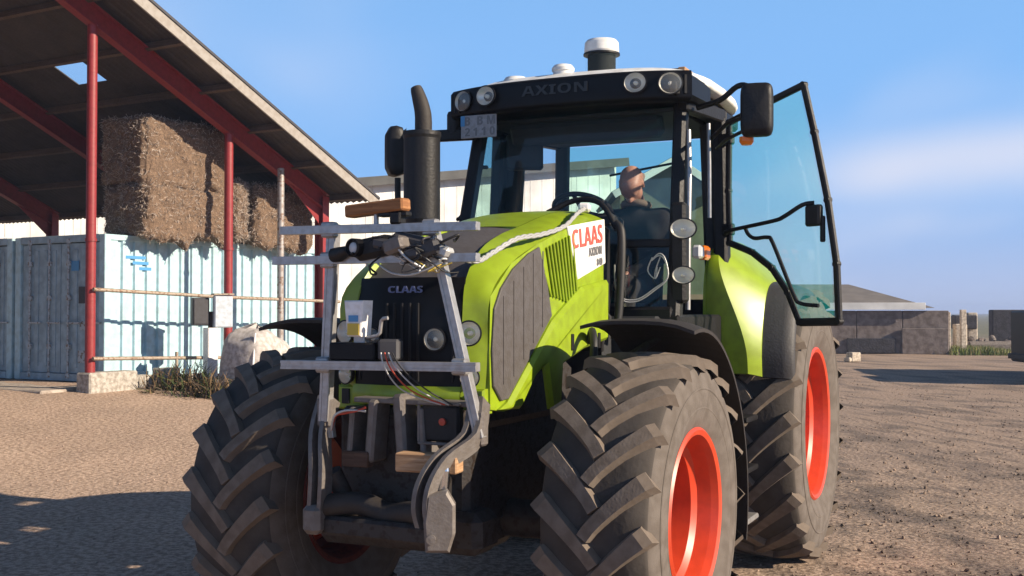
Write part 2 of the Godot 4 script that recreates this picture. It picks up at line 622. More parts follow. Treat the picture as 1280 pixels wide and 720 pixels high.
# ---------------------------------------------------------------- ground
func soil_color(x: float, z: float) -> Color:
	var sand := Vector3(0.56, 0.405, 0.302)
	var brown := Vector3(0.43, 0.315, 0.235)
	var mud := Vector3(0.11, 0.083, 0.066)
	var n := hills.get_noise_2d(x * 2.3 + 40.0, z * 2.3)
	var n2 := lumps.get_noise_2d(x * 0.9 - 11.0, z * 0.9)
	var right := smoothstep(-0.5, 3.5, x + 1.2 * n)
	var c := sand.lerp(brown, right)
	c *= 1.0 + 0.16 * n + 0.10 * n2
	var n3 := lumps.get_noise_2d(x * 2.6 + 7.0, z * 1.5)
	var muddy := smoothstep(-0.04, 0.34, n2 * 0.6 + 0.5 * n + 0.7 * n3) * right * 0.72
	c = c.lerp(mud, muddy)
	# wheel tracks curving past the tractor
	for k in [3.4, 5.3]:
		var d := absf(x - k - 0.10 * (z + 12.0) - 0.4 * sin(z * 0.25))
		c = c.lerp(mud * 1.5, smoothstep(0.55, 0.1, d) * (0.35 + 0.5 * n2) * smoothstep(2.0, -4.0, z) * smoothstep(-30.0, -20.0, z))
	# far fields
	var far := smoothstep(60.0, 110.0, Vector2(x, z).length())
	c = c.lerp(Vector3(0.20, 0.19, 0.10) * (1.0 + 0.3 * n), far)
	return Color(maxf(c.x, 0.02), maxf(c.y, 0.02), maxf(c.z, 0.02))

func make_ground() -> void:
	var NX := 330
	var NZ := 330
	var v := PackedVector3Array()
	var col := PackedColorArray()
	var idx := PackedInt32Array()
	for j in NZ:
		var t := float(j) / (NZ - 1)
		var z := 12.0 - 46.0 * t - 1400.0 * pow(t, 8.0)
		for i in NX:
			var u := 2.0 * i / (NX - 1) - 1.0
			var x := 17.0 * u + 900.0 * pow(u, 9.0)
			v.push_back(Vector3(x, ground_height(x, z), z))
			col.push_back(soil_color(x, z))
	for j in NZ - 1:
		for i in NX - 1:
			var a := j * NX + i
			idx.append_array(PackedInt32Array([a, a + NX, a + 1, a + 1, a + NX, a + NX + 1]))
	var nn := PackedVector3Array()
	nn.resize(v.size())
	for j in NZ:
		for i in NX:
			var a := v[j * NX + mini(i + 1, NX - 1)] - v[j * NX + maxi(i - 1, 0)]
			var b := v[mini(j + 1, NZ - 1) * NX + i] - v[maxi(j - 1, 0) * NX + i]
			nn[j * NX + i] = a.cross(b).normalized() if a.cross(b).y > 0 else -a.cross(b).normalized()
	var arr := []
	arr.resize(Mesh.ARRAY_MAX)
	arr[Mesh.ARRAY_VERTEX] = v
	arr[Mesh.ARRAY_NORMAL] = nn
	arr[Mesh.ARRAY_COLOR] = col
	arr[Mesh.ARRAY_INDEX] = idx
	var m := ArrayMesh.new()
	m.add_surface_from_arrays(Mesh.PRIMITIVE_TRIANGLES, arr)
	var g := mpart(self, "ground", m, M.soil, "structure")
	g.set_meta("label", "bare sandy yard, paler by the barn and muddy by the tractor")
	# clods and pebbles
	var cm := MB.new()
	var r := RandomNumberGenerator.new()
	r.seed = 77
	var ring := []
	for lat in 4:
		var row := []
		for k in 6:
			var th := PI * lat / 3.0
			var q := Vector3(sin(th) * cos(TAU * k / 6.0), cos(th), sin(th) * sin(TAU * k / 6.0))
			row.push_back(q * r.randf_range(0.75, 1.2))
		if lat == 0 or lat == 3:
			for k in 6:
				row[k] = Vector3(0, cos(PI * lat / 3.0), 0)
		ring.push_back(row)
	for i in 3:
		for k in 6:
			var l := (k + 1) % 6
			var A: Vector3 = ring[i][k]
			var B: Vector3 = ring[i][l]
			var C: Vector3 = ring[i + 1][l]
			var D: Vector3 = ring[i + 1][k]
			if i > 0:
				var q1 := (B - A).cross(C - A).normalized()
				cm.tri(A, B, C, q1 if q1.dot(A) > 0 else -q1, q1 if q1.dot(A) > 0 else -q1, q1 if q1.dot(A) > 0 else -q1)
			if i < 2:
				var q2 := (C - A).cross(D - A).normalized()
				cm.tri(A, C, D, q2 if q2.dot(A + C) > 0 else -q2, q2 if q2.dot(A + C) > 0 else -q2, q2 if q2.dot(A + C) > 0 else -q2)
	var mm := MultiMesh.new()
	mm.transform_format = MultiMesh.TRANSFORM_3D
	mm.use_colors = true
	mm.mesh = cm.mesh()
	var xs := []
	while xs.size() < 7000:
		var z := -3.0 - 27.0 * pow(r.randf(), 1.5)
		var x := r.randf_range(-0.5, 0.5) * (absf(z) * 1.0 + 1.0)
		var n2 := lumps.get_noise_2d(x * 0.9 - 11.0, z * 0.9)
		var rough := smoothstep(0.0, 3.0, x)
		if r.randf() > 0.15 + 0.45 * rough + n2 * rough:
			continue
		var s := r.randf_range(0.004, 0.010) * (1.0 + rough * maxf(0.0, r.randfn(0.2, 0.5)))
		var b := Basis.from_euler(Vector3(r.randf() * 6.0, r.randf() * 6.0, r.randf() * 6.0)) * Basis.from_scale(Vector3(s * r.randf_range(0.8, 1.5), s * 0.8, s))
		xs.push_back([Transform3D(b, Vector3(x, ground_height(x, z) + s * 0.3, z)), soil_color(x, z) * r.randf_range(0.35, 0.85)])
	mm.instance_count = xs.size()
	for i in xs.size():
		mm.set_instance_transform(i, xs[i][0])
		var cc: Color = xs[i][1]
		mm.set_instance_color(i, Color(cc.r, cc.g, cc.b, 1.0))
	var o := MultiMeshInstance3D.new()
	o.name = "gravel"
	o.multimesh = mm
	o.material_override = M.clod
	o.set_meta("kind", "stuff")
	o.set_meta("label", "loose clods and pebbles strewn over the bare yard")
	add_child(o)

# ---------------------------------------------------------------- barn
func slope_y(t: float) -> float:
	return 4.12 + 0.435 * (5.87 - t)

func corrugated(len_u: float, width: float, pitch: float, amp: float, thick: float) -> MB:
	# sheet: corrugations run along +x (len_u), width along +z, rising +y
	var mb := MB.new()
	var steps := int(round(width / pitch)) * 4
	var top := []
	var bot := []
	for k in steps + 1:
		var z := width * k / steps
		var y := amp * sin(TAU * k / 4.0)
		top.push_back(Vector3(0, y + thick, z))
		bot.push_back(Vector3(0, y, z))
	var row2 := []
	var row3 := []
	for q in top:
		row2.push_back(q + Vector3(len_u, 0, 0))
	for q in bot:
		row3.push_back(q + Vector3(len_u, 0, 0))
	mb.grid([top, row2], Vector3(len_u * 0.5, -50, width * 0.5))
	mb.grid([bot, row3], Vector3(len_u * 0.5, 50, width * 0.5))
	for k in steps:
		mb.quad(top[k], top[k + 1], bot[k + 1], bot[k], Vector3.LEFT)
		mb.quad(row2[k], row2[k + 1], row3[k + 1], row3[k], Vector3.RIGHT)
	mb.quad(top[0], row2[0], row3[0], bot[0], Vector3.FORWARD)
	mb.quad(top[steps], row2[steps], row3[steps], bot[steps], Vector3.BACK)
	return mb

func make_barn() -> void:
	# barn axes: x along the gable towards the eave, y up, z out of the gable (towards the yard)
	var b := thing("open_barn", "open sided hay barn with red steel frame and sloping sheet roof", "barn", BR)
	var ridge := -4.0
	var bays := [0.0, 4.25, 8.5, 12.75, 17.0]
	var sl := atan(0.435)
	for w in bays:
		for t in [5.87, -13.87]:
			var mb := MB.new()
			var hgt := 4.2
			mb.box(Vector3(t, 0.3 + (hgt - 0.3) * 0.5, -w), Vector3(0.02, hgt - 0.3, 0.2), Basis.IDENTITY, 0.002)
			for s in [-1.0, 1.0]:
				mb.box(Vector3(t, 0.3 + (hgt - 0.3) * 0.5, -w + s * 0.105), Vector3(0.2, hgt - 0.3, 0.016), Basis.IDENTITY, 0.002)
			part(b, "column", mb, M.steel_red)
		for side in [1.0, -1.0]:
			var rb := MB.new()
			var a := Vector3(ridge, slope_y(ridge), -w)
			var e := Vector3(5.95, slope_y(5.95), -w)
			if side < 0.0:
				e = Vector3(2.0 * ridge - 5.95, slope_y(5.95), -w)
			var d := (e - a).normalized()
			var nu: Vector3 = Vector3(-d.y, d.x, 0) * side
			rb.beam(a, e, 0.02, 0.30, nu, 0.002)
			for s in [-1.0, 1.0]:
				rb.beam(a + nu * 0.16 * s, e + nu * 0.16 * s, 0.17, 0.018, nu, 0.002)
			# haunch at the eave
			if side > 0.0:
				rb.prism(PackedVector2Array([Vector2(0, 0), Vector2(0, -0.45), Vector2(-1.0, 0.36)]), Vector3(5.87, 4.0, -w - 0.01), Vector3.RIGHT, Vector3.UP, 0.02)
			part(b, "rafter", rb, M.steel_red)
	for t in [0.0, 3.147]:
		var mb := MB.new()
		mb.tube([Vector3(t, 0.62, 0.0), Vector3(t, slope_y(t) - 0.15, 0.0)], 0.082, 14)
		mb.box(Vector3(t, 0.63, 0), Vector3(0.26, 0.02, 0.26))
		mb.tube([Vector3(t, 2.95, 0.0), Vector3(t, 3.0, 0.0)], 0.095, 14)
		part(b, "gable_post", mb, M.steel_red)
	# purlins
	for side in [1.0, -1.0]:
		var k := 0
		while k < 9:
			var t := 6.20 - 1.26 * k
			var y := slope_y(t) + 0.22
			var x := t if side > 0.0 else 2.0 * ridge - t
			var mb := MB.new()
			mb.box(Vector3(x, y, -8.3), Vector3(0.07, 0.14, 18.36), Basis(Vector3.BACK, -sl * side), 0.004)
			part(b, "purlin", mb, M.purlin)
			k += 1
	# roof sheets, one by one; one place holds a clear pane
	var rows := 5
	var run := (6.55 - ridge) / cos(sl)
	var L := run / rows
	var wd := 0.92
	var sheet := corrugated(L + 0.12, wd + 0.04, 0.16, 0.022, 0.008)
	var sm := sheet.mesh()
	for side in [1.0, -1.0]:
		for i in rows:
			for j in 20:
				var t0 := 6.55 - (L * i) * cos(sl)
				var z0 := 0.9 - wd * j
				var down := Vector3(-cos(sl), sin(sl), 0.0)
				var start := Vector3(t0, slope_y(t0) + 0.31 + 0.011 * (i % 2) + 0.005 * (j % 2), z0)
				if side < 0.0:
					start.x = 2.0 * ridge - start.x
					down.x = -down.x
				var up := Vector3(sin(sl) * side, cos(sl), 0)
				var zz := down.cross(up)
				if side > 0 and i == 2 and j == 3:
					# clear sheet: frame strips left and right of the pane
					var pane := MB.new()
					pane.box(start + down * 0.73 + Vector3(0, 0.0, -wd * 0.5), Vector3(0.62, 0.006, 0.80), Basis(down, up, zz), 0.0)
					part(b, "skylight_pane", pane, M.clear_glass)
					for s in [[0.16, 0.5 * wd, 0.52, wd], [L * 0.5 + 0.60, 0.5 * wd, L - 0.88, wd], [0.73, 0.03, 0.62, 0.058], [0.73, wd - 0.03, 0.62, 0.058]]:
						var fr := MB.new()
						fr.box(start + down * s[0] + Vector3(0, 0, -s[1]), Vector3(s[2], 0.02, s[3]), Basis(down, up, zz), 0.0)
						part(b, "skylight_frame", fr, M.roof_sheet)
					continue
				var o := mpart(b, "roof_sheet", sm, M.roof_sheet)
				# sheet runs along its x; z must point away from the yard on both slopes
				o.transform = Transform3D(Basis(down, up, zz), start if zz.z < 0.0 else start + Vector3(0, 0, -wd - 0.04))
	# bargeboards along the gable edge
	for side in [1.0, -1.0]:
		var fb := MB.new()
		var a := Vector3(6.60, slope_y(6.60) + 0.245, 0.925)
		var e := Vector3(ridge, slope_y(ridge) + 0.245, 0.925)
		if side < 0.0:
			a.x = 2.0 * ridge - a.x
		fb.beam(a, e, 0.035, 0.20, Vector3.UP, 0.004)
		part(b, "bargeboard", fb, M.fascia)
		var cap := MB.new()
		cap.beam(a + Vector3(0, 0.13, -0.06), e + Vector3(0, 0.13, -0.06), 0.2, 0.05, Vector3.UP, 0.003)
		part(b, "verge_capping", cap, M.box_grey)
	var rc := MB.new()
	for sd in [1.0, -1.0]:
		rc.beam(Vector3(ridge + 0.16 * sd, slope_y(ridge) + 0.345, 0.9), Vector3(ridge + 0.16 * sd, slope_y(ridge) + 0.345, -17.5), 0.45, 0.012, Vector3(sd * sin(sl), cos(sl), 0), 0.0)
	part(b, "ridge_cap", rc, M.roof_sheet)
	var slab := MB.new(Vector3.ZERO)
	slab.box(Vector3(-2.0 + 5.0, 0.40, -8.8), Vector3(7.4, 0.26, 17.0), Basis.IDENTITY, 0.02)
	var so := part(self, "concrete_floor", slab, M.slab, "structure")
	so.transform = BR
	so.set_meta("label", "pale concrete floor slab under the open barn")

func make_container() -> void:
	var x0 := 1.03
	var x1 := 7.09
	var zf := -0.88
	var zb := -3.32
	var y0 := 0.545
	var y1 := 3.17
	var base := Vector3((x0 + x1) * 0.5, y0, (zf + zb) * 0.5)
	var c := thing("shipping_container", "pale blue corrugated shipping container with grey locking rod doors under the barn", "container", Transform3D(BR.basis, BR * base))
	# corrugated side walls
	for s in [0, 1]:
		var z := zf - 0.035 if s == 0 else zb + 0.035
		var out := 1.0 if s == 0 else -1.0
		var mb := MB.new(base)
		var pitch := 0.278
		var n := int((x1 - x0 - 0.3) / pitch)
		var px := []
		var x := x0 + 0.15
		px.push_back(Vector2(x, 0.0))
		for k in n:
			px.append_array([Vector2(x + 0.165, 0.0), Vector2(x + 0.182, -0.045), Vector2(x + 0.261, -0.045), Vector2(x + 0.278, 0.0)])
			x += pitch
		px.push_back(Vector2(x1 - 0.15, 0.0))
		for k in px.size() - 1:
			var a := Vector3(px[k].x, y0 + 0.16, z + px[k].y * out)
			var e := Vector3(px[k + 1].x, y0 + 0.16, z + px[k + 1].y * out)
			var up := Vector3(0, y1 - y0 - 0.26, 0)
			var nrm := Vector3(-(px[k + 1].y - px[k].y) * out, 0, px[k + 1].x - px[k].x).normalized() * out
			if nrm.z * out < 0.0:
				nrm = -nrm
			mb.quad(a, e, e + up, a + up, nrm)
			var bk := Vector3(0, 0, -0.004 * out)
			mb.quad(a + bk, e + bk, e + up + bk, a + up + bk, -nrm)
		part(c, "side_wall", mb, M.container_blue)
		var top := MB.new(base)
		top.box(Vector3((x0 + x1) * 0.5, y1 - 0.05, z - 0.015 * out), Vector3(x1 - x0 - 0.26, 0.1, 0.07))
		part(c, "top_rail", top, M.container_blue)
		var bt := MB.new(base)
		bt.box(Vector3((x0 + x1) * 0.5, y0 + 0.10, z - 0.015 * out), Vector3(x1 - x0 - 0.26, 0.14, 0.09))
		part(c, "bottom_rail", bt, M.container_blue)
	for x in [x0 + 0.07, x1 - 0.07]:
		for z in [zf - 0.075, zb + 0.075]:
			var p := MB.new(base)
			p.box(Vector3(x, (y0 + y1) * 0.5, z), Vector3(0.14, y1 - y0, 0.15), Basis.IDENTITY, 0.01)
			part(c, "corner_post", p, M.container_blue)
	var rf := MB.new(base)
	rf.box(Vector3((x0 + x1) * 0.5, y1 - 0.03, (zf + zb) * 0.5), Vector3(x1 - x0 - 0.28, 0.03, 2.26))
	part(c, "roof_panel", rf, M.container_blue)
	var fl := MB.new(base)
	fl.box(Vector3((x0 + x1) * 0.5, y0 + 0.12, (zf + zb) * 0.5), Vector3(x1 - x0 - 0.28, 0.12, 2.22))
	part(c, "floor_panel", fl, M.container_rod)
	var bw := MB.new(base)
	bw.box(Vector3(x1 - 0.06, (y0 + y1) * 0.5, (zf + zb) * 0.5), Vector3(0.05, y1 - y0, 2.13))
	part(c, "end_wall", bw, M.container_blue)
	# door header, sill and two leaves with rods
	for y in [y0 + 0.07, y1 - 0.06]:
		var h := MB.new(base)
		h.box(Vector3(x0 + 0.06, y, (zf + zb) * 0.5), Vector3(0.12, 0.13, 2.13))
		part(c, "door_beam", h, M.container_door)
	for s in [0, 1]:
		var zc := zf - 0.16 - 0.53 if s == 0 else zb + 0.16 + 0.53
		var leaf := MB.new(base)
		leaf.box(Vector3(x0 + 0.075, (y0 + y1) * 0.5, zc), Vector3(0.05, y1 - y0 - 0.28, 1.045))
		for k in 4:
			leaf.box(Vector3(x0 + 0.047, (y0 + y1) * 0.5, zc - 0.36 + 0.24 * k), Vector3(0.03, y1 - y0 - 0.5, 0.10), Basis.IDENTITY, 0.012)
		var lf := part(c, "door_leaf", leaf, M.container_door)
		for q in [-0.27, 0.27]:
			var rod := MB.new(base)
			var zz: float = zc + q
			rod.tube([Vector3(x0 + 0.005, y0 + 0.05, zz), Vector3(x0 + 0.005, y1 - 0.05, zz)], 0.02, 8)
			for yy in [y0 + 0.1, y0 + 0.62, y0 + 1.5, y1 - 0.5, y1 - 0.1]:
				rod.box(Vector3(x0 + 0.015, yy, zz), Vector3(0.05, 0.09, 0.10))
			part(lf, "locking_rod", rod, M.container_rod)
			var hd := MB.new(base)
			hd.box(Vector3(x0 - 0.02, y0 + 1.05, zz + 0.16), Vector3(0.02, 0.035, 0.36))
			part(lf, "rod_handle", hd, M.container_rod)
		if s == 0:
			var pl := MB.new(base)
			pl.box(Vector3(x0 + 0.028, y1 - 0.55, zc - 0.12), Vector3(0.004, 0.18, 0.2), Basis.IDENTITY, 0.0)
			part(lf, "blue_sign", pl, M.mark_blue)
			for e in [[1.55, 0.30, 0.28], [1.0, 0.16, 0.2], [0.45, 0.22, 0.3]]:
				var pa := MB.new(base)
				pa.box(Vector3(x0 + 0.028, y0 + e[0], zc + 0.12), Vector3(0.004, e[1], e[2]), Basis.IDENTITY, 0.0)
				part(lf, "dark_patch", pa, M.box_grey if e[0] > 1.3 else M.container_rod)
	# painted mark on the side, letters long since worn away
	for k in 3:
		var mk := MB.new(base)
		mk.box(Vector3(x0 + 0.72 + 0.11 * k, 2.78 - 0.10 * k, zf - 0.031), Vector3(0.46 - 0.09 * k, 0.055, 0.003), Basis.IDENTITY, 0.0)
		part(c, "painted_stripe", mk, M.mark_blue)

func second_container() -> void:
	var c: Node3D = get_node("shipping_container")
	var o: Node3D = c.duplicate()
	o.name = numbered(self, "shipping_container")
	add_child(o, true)
	o.position = c.position - BR.basis.z * 2.53
	o.set_meta("label", "second pale container in shade, just a strip of its door beside the first")

func make_bales() -> void:
	# boxes of straw: rounded, lumpy surface plus loose ends
	var specs := [
		[Vector3(1.59, 3.17, -0.44), Vector3(2.05, 0.96, 1.22), "lower straw bale of the two stacked on the blue container", true],
		[Vector3(1.57, 4.13, -0.46), Vector3(2.06, 1.22, 1.24), "upper straw bale on the two high stack with shaded rounded end", true],
		[Vector3(3.80, 3.17, -0.50), Vector3(0.48, 1.22, 1.2), "narrow straw bale seen end on beside the middle red post", false],
		[Vector3(4.43, 3.17, -0.46), Vector3(1.76, 1.22, 1.22), "single straw bale behind the grey pole on the container", true],
	]
	var sd := 0
	for s in specs:
		sd += 1
		var o: Vector3 = s[0]
		var sz: Vector3 = s[1]
		var base := Vector3(o.x + sz.x * 0.5, o.y, o.z - sz.z * 0.5)
		var b := thing("straw_bale", s[2], "straw bale", Transform3D(BR.basis, BR * base), "straw bales stored on the container")
		var nz := FastNoiseLite.new()
		nz.seed = 40 + sd
		nz.frequency = 1.7
		nz.fractal_octaves = 4
		var mb := MB.new()
		var N := 30
		var surf := func(p: Vector3) -> Vector3:
			# p on the unit cube; rounded box then noise
			var h := sz * 0.5
			var q := Vector3(p.x * h.x, p.y * h.y, p.z * h.z)
			var rr := 0.15
			var inner := Vector3(clampf(q.x, -h.x + rr, h.x - rr), clampf(q.y, -h.y + rr, h.y - rr), clampf(q.z, -h.z + rr, h.z - rr))
			var d := q - inner
			if d.length() > 0.0001:
				q = inner + d.normalized() * minf(rr, d.length())
			var n := nz.get_noise_3d(q.x * 1.6, q.y * 1.6, q.z * 1.6) * 0.075 + nz.get_noise_3d(q.x * 6.0, q.y * 6.0, q.z * 6.0) * 0.055
			# twine pulls grooves across the bale
			var g := 0.0
			for k in [-0.55, -0.18, 0.18, 0.55]:
				g += exp(-pow((q.z - k * sz.z * 0.8) / 0.035, 2.0))
			q += q.normalized() * (n - 0.018 * g)
			if s[3] and q.y < -0.2 and p.z > 0.0:
				q.y -= 0.24 * (0.5 + nz.get_noise_2d(q.x * 1.2, 3.0)) * smoothstep(0.3, 1.0, p.z)
			return q + Vector3(0, h.y, 0)
		for ax in 3:
			for sg in [-1.0, 1.0]:
				var rows := []
				for i in N + 1:
					var row := []
					for j in N + 1:
						var u := 2.0 * i / N - 1.0
						var w := 2.0 * j / N - 1.0
						var p := Vector3.ZERO
						p[ax] = sg
						p[(ax + 1) % 3] = u
						p[(ax + 2) % 3] = w
						row.push_back(surf.call(p))
					rows.push_back(row)
				mb.grid(rows, Vector3(0, sz.y * 0.5, 0))
		part(b, "straw_body", mb, M.straw)
		# loose straws sticking out
		var wm := MB.new()
		wm.tube([Vector3(0, 0, 0), Vector3(0.02, 0.006, 0.5), Vector3(0, -0.012, 1.0)], 0.03, 3, false, false)
		var mm := MultiMesh.new()
		mm.transform_format = MultiMesh.TRANSFORM_3D
		mm.use_colors = true
		mm.mesh = wm.mesh()
		mm.instance_count = 3600
		for i in 3600:
			var p := Vector3(rng.randf_range(-1, 1), rng.randf_range(-1, 1), rng.randf_range(-1, 1))
			var ax := rng.randi() % 3
			p[ax] = 1.0 if rng.randf() < 0.7 else -1.0
			if ax == 0:
				p[ax] = -1.0 if rng.randf() < 0.7 else 1.0
			var q: Vector3 = surf.call(p)
			var nrm := Vector3.ZERO
			nrm[ax] = signf(p[ax])
			var dir := (nrm * rng.randf_range(0.1, 0.7) + Vector3(rng.randfn(0, 0.6), rng.randfn(-0.15, 0.6), rng.randfn(0, 0.6))).normalized()
			var l := rng.randf_range(0.03, 0.09)
			var bs := Basis.looking_at(-dir, Vector3.UP if absf(dir.y) < 0.9 else Vector3.RIGHT)
			bs = bs * Basis.from_scale(Vector3(0.14, 0.14, l))
			mm.set_instance_transform(i, Transform3D(bs, q - dir * 0.01))
			var k := rng.randf_range(0.6, 1.5)
			mm.set_instance_color(i, Color(k, k, k))
		var wi := MultiMeshInstance3D.new()
		wi.name = "loose_straw"
		wi.multimesh = mm
		wi.material_override = M.straw_wisp
		wi.set_meta("kind", "stuff")
		b.add_child(wi)

func make_barn_front() -> void:
	# railing between the gable posts
	var f := thing("yard_railing", "two rusty pipe rails fixed across the barn gable posts", "railing", Transform3D(BR.basis, BR * Vector3(0, 0.6, 0.13)))
	var b0 := Vector3(0, 0.6, 0.13)
	for y in [[2.16, 2.01], [1.03, 0.90]]:
		var mb := MB.new(b0)
		mb.tube([Vector3(-0.05, y[0], 0.13), Vector3(3.0, (y[0] + y[1]) * 0.5 - 0.02, 0.14), Vector3(6.3, y[1], 0.13)], 0.032, 8)
		part(f, "pipe_rail", mb, M.rail_steel)
	for x in [1.75, 4.6]:
		var mb := MB.new(b0)
		mb.tube([Vector3(x, 0.5, 0.135), Vector3(x, 1.09, 0.135)], 0.028, 8)
		part(f, "short_post", mb, M.rail_steel)
	var pole := MB.new()
	pole.tube([Vector3(0, 0.2, 0), Vector3(0, 4.62, 0)], 0.068, 12)
	pole.lathe(Vector3(0, 4.62, 0), Vector3.UP, [Vector2(0.0, 0.02), Vector2(0.05, 0.015), Vector2(0.066, 0.0), Vector2(0.066, -0.03)], 12)
	var pp := part(self, "steel_pole", pole, M.pole_steel)
	pp.transform = Transform3D(Basis.IDENTITY, Vector3(-4.565, 0.0, -22.32))
	pp.set_meta("label", "slim grey steel pole standing before the straw bale and railing")
	pp.set_meta("category", "pole")
	# footing blocks; second set lower and back to stand for a shadowed stretch
	var blocks := [
		[Vector3(0.36, 0.50, 0.0), Vector3(1.0, 0.60, 0.34), 0.0, "pale concrete footing block under the first red gable post"],
		[Vector3(1.13, 0.44, -0.16), Vector3(0.5, 0.52, 0.30), 0.04, "low concrete block set back to form the shadowed stretch of footing"],
		[Vector3(1.62, 0.50, 0.02), Vector3(0.40, 0.62, 0.3), -0.05, "short upright concrete block beside the weeds"],
		[Vector3(2.35, 0.44, -0.10), Vector3(0.95, 0.46, 0.3), 0.02, "weathered concrete block half hidden behind the weeds"],
	]
	for k in blocks:
		var mb := MB.new()
		mb.box(Vector3.ZERO, k[1], Basis(Vector3.UP, k[2]), 0.025)
		var o := part(self, "concrete_block", mb, M.concrete)
		o.transform = Transform3D(BR.basis, BR * k[0])
		o.set_meta("label", k[3])
		o.set_meta("category", "concrete block")
		o.set_meta("group", "concrete blocks along the barn edge")
	# switch boxes on a brown post, white post
	var q := BR * Vector3(2.42, 0.35, 0.32)
	var st := thing("brown_post", "weathered brown timber post holding two electrical boxes", "post", Transform3D(BR.basis * Basis(Vector3.UP, -0.55), q))
	var pm := MB.new()
	pm.box(Vector3(0, 0.7, 0), Vector3(0.13, 1.5, 0.12), Basis.IDENTITY, 0.012)
	part(st, "timber", pm, M.post_brown)
	var e1 := thing("electrical_box", "dark grey electrical box hanging on the brown post", "electrical box", Transform3D(BR.basis * Basis(Vector3.UP, -0.55), q + Vector3(-0.19, 1.20, 0.12)))
	var m1 := MB.new()
	m1.box(Vector3(0, 0.25, 0), Vector3(0.30, 0.50, 0.17), Basis.IDENTITY, 0.015)
	part(e1, "housing", m1, M.box_grey)
	var m1b := MB.new()
	m1b.box(Vector3(0, 0.25, 0.092), Vector3(0.25, 0.44, 0.012), Basis.IDENTITY, 0.004)
	part(e1, "cover", m1b, M.box_grey)
	var e2 := thing("electrical_box", "pale blue grey box beside the dark electrical box", "electrical box", Transform3D(BR.basis * Basis(Vector3.UP, -0.55), q + Vector3(0.20, 1.16, 0.05)))
	var m2 := MB.new()
	m2.box(Vector3(0, 0.29, 0), Vector3(0.33, 0.58, 0.16), Basis.IDENTITY, 0.02)
	part(e2, "housing", m2, M.box_pale)
	var m2b := MB.new()
	m2b.box(Vector3(0, 0.60, 0.0), Vector3(0.37, 0.03, 0.22), Basis.IDENTITY, 0.006)
	part(e2, "rain_lid", m2b, M.rail_steel)
	var wp := thing("white_post", "white painted square post under the pale box", "post", Transform3D(BR.basis * Basis(Vector3.UP, -0.35), q + Vector3(0.10, 0.0, 0.35)))
	var wm := MB.new()
	wm.box(Vector3(-0.04, 0.66, 0), Vector3(0.19, 1.0, 0.22), Basis.IDENTITY, 0.012)
	part(wp, "post", wm, M.sticker_white)
	var wf := MB.new()
	wf.box(Vector3(0.06, 0.1, 0.0), Vector3(0.4, 0.14, 0.3), Basis.IDENTITY, 0.02)
	part(wp, "foot_plate", wf, M.concrete)
	# canvas covered load
	var cv := thing("covered_load", "bulky load under a pale grey canvas cover with rounded top", "covered load", Transform3D(Basis(Vector3.UP, PI / 3.0 + 0.1).scaled(Vector3(0.95, 0.84, 0.95)), Vector3(-4.36, 0.28, -19.4)))
	var cm := MB.new()
	var rows := []
	var lump := FastNoiseLite.new()
	lump.seed = 3
	lump.frequency = 1.4
	for i in 15:
		var row := []
		var y := float(i) / 14.0
		for k in 36:
			var a := TAU * k / 36.0
			var ex := 0.45
			var rx := 0.62 * signf(cos(a)) * pow(absf(cos(a)), ex)
			var rz := 0.5 * signf(sin(a)) * pow(absf(sin(a)), ex)
			var s := pow(maxf(0.0, 1.0 - pow(y, 5.0)), 0.45)
			var top_y := 1.52 * y - 0.16 * maxf(0.0, rx / 0.62) * y * y - 0.05 * sin(rx * 4.0) * y
			var n := lump.get_noise_3d(rx, top_y, rz) * 0.10 * (0.3 + y)
			row.push_back(Vector3(rx * (s + n), top_y + n * 0.4, rz * (s + n)))
		rows.push_back(row)
	cm.grid(rows, Vector3(0, 0.6, 0), true)
	part(cv, "canvas", cm, M.canvas)
	var rope := MB.new()
	rope.tube([Vector3(-0.55, 0.05, 0.30), Vector3(-0.60, 0.7, 0.36), Vector3(-0.5, 1.38, 0.33)], 0.02, 6)
	part(cv, "edge_rope", rope, M.sticker_white)
	# weeds
	weed_clump(Vector3(-5.5, 0.30, -19.3), 0.8, 300, "tangled dry weeds growing under the brown post", 4)
	weed_clump(Vector3(-5.95, 0.30, -18.75), 0.28, 120, "small green and brown weeds at the short concrete block", 8)
	weed_clump(Vector3(-5.0, 0.25, -18.6), 0.7, 260, "low dark weeds between the white post and tractor tyre", 12)

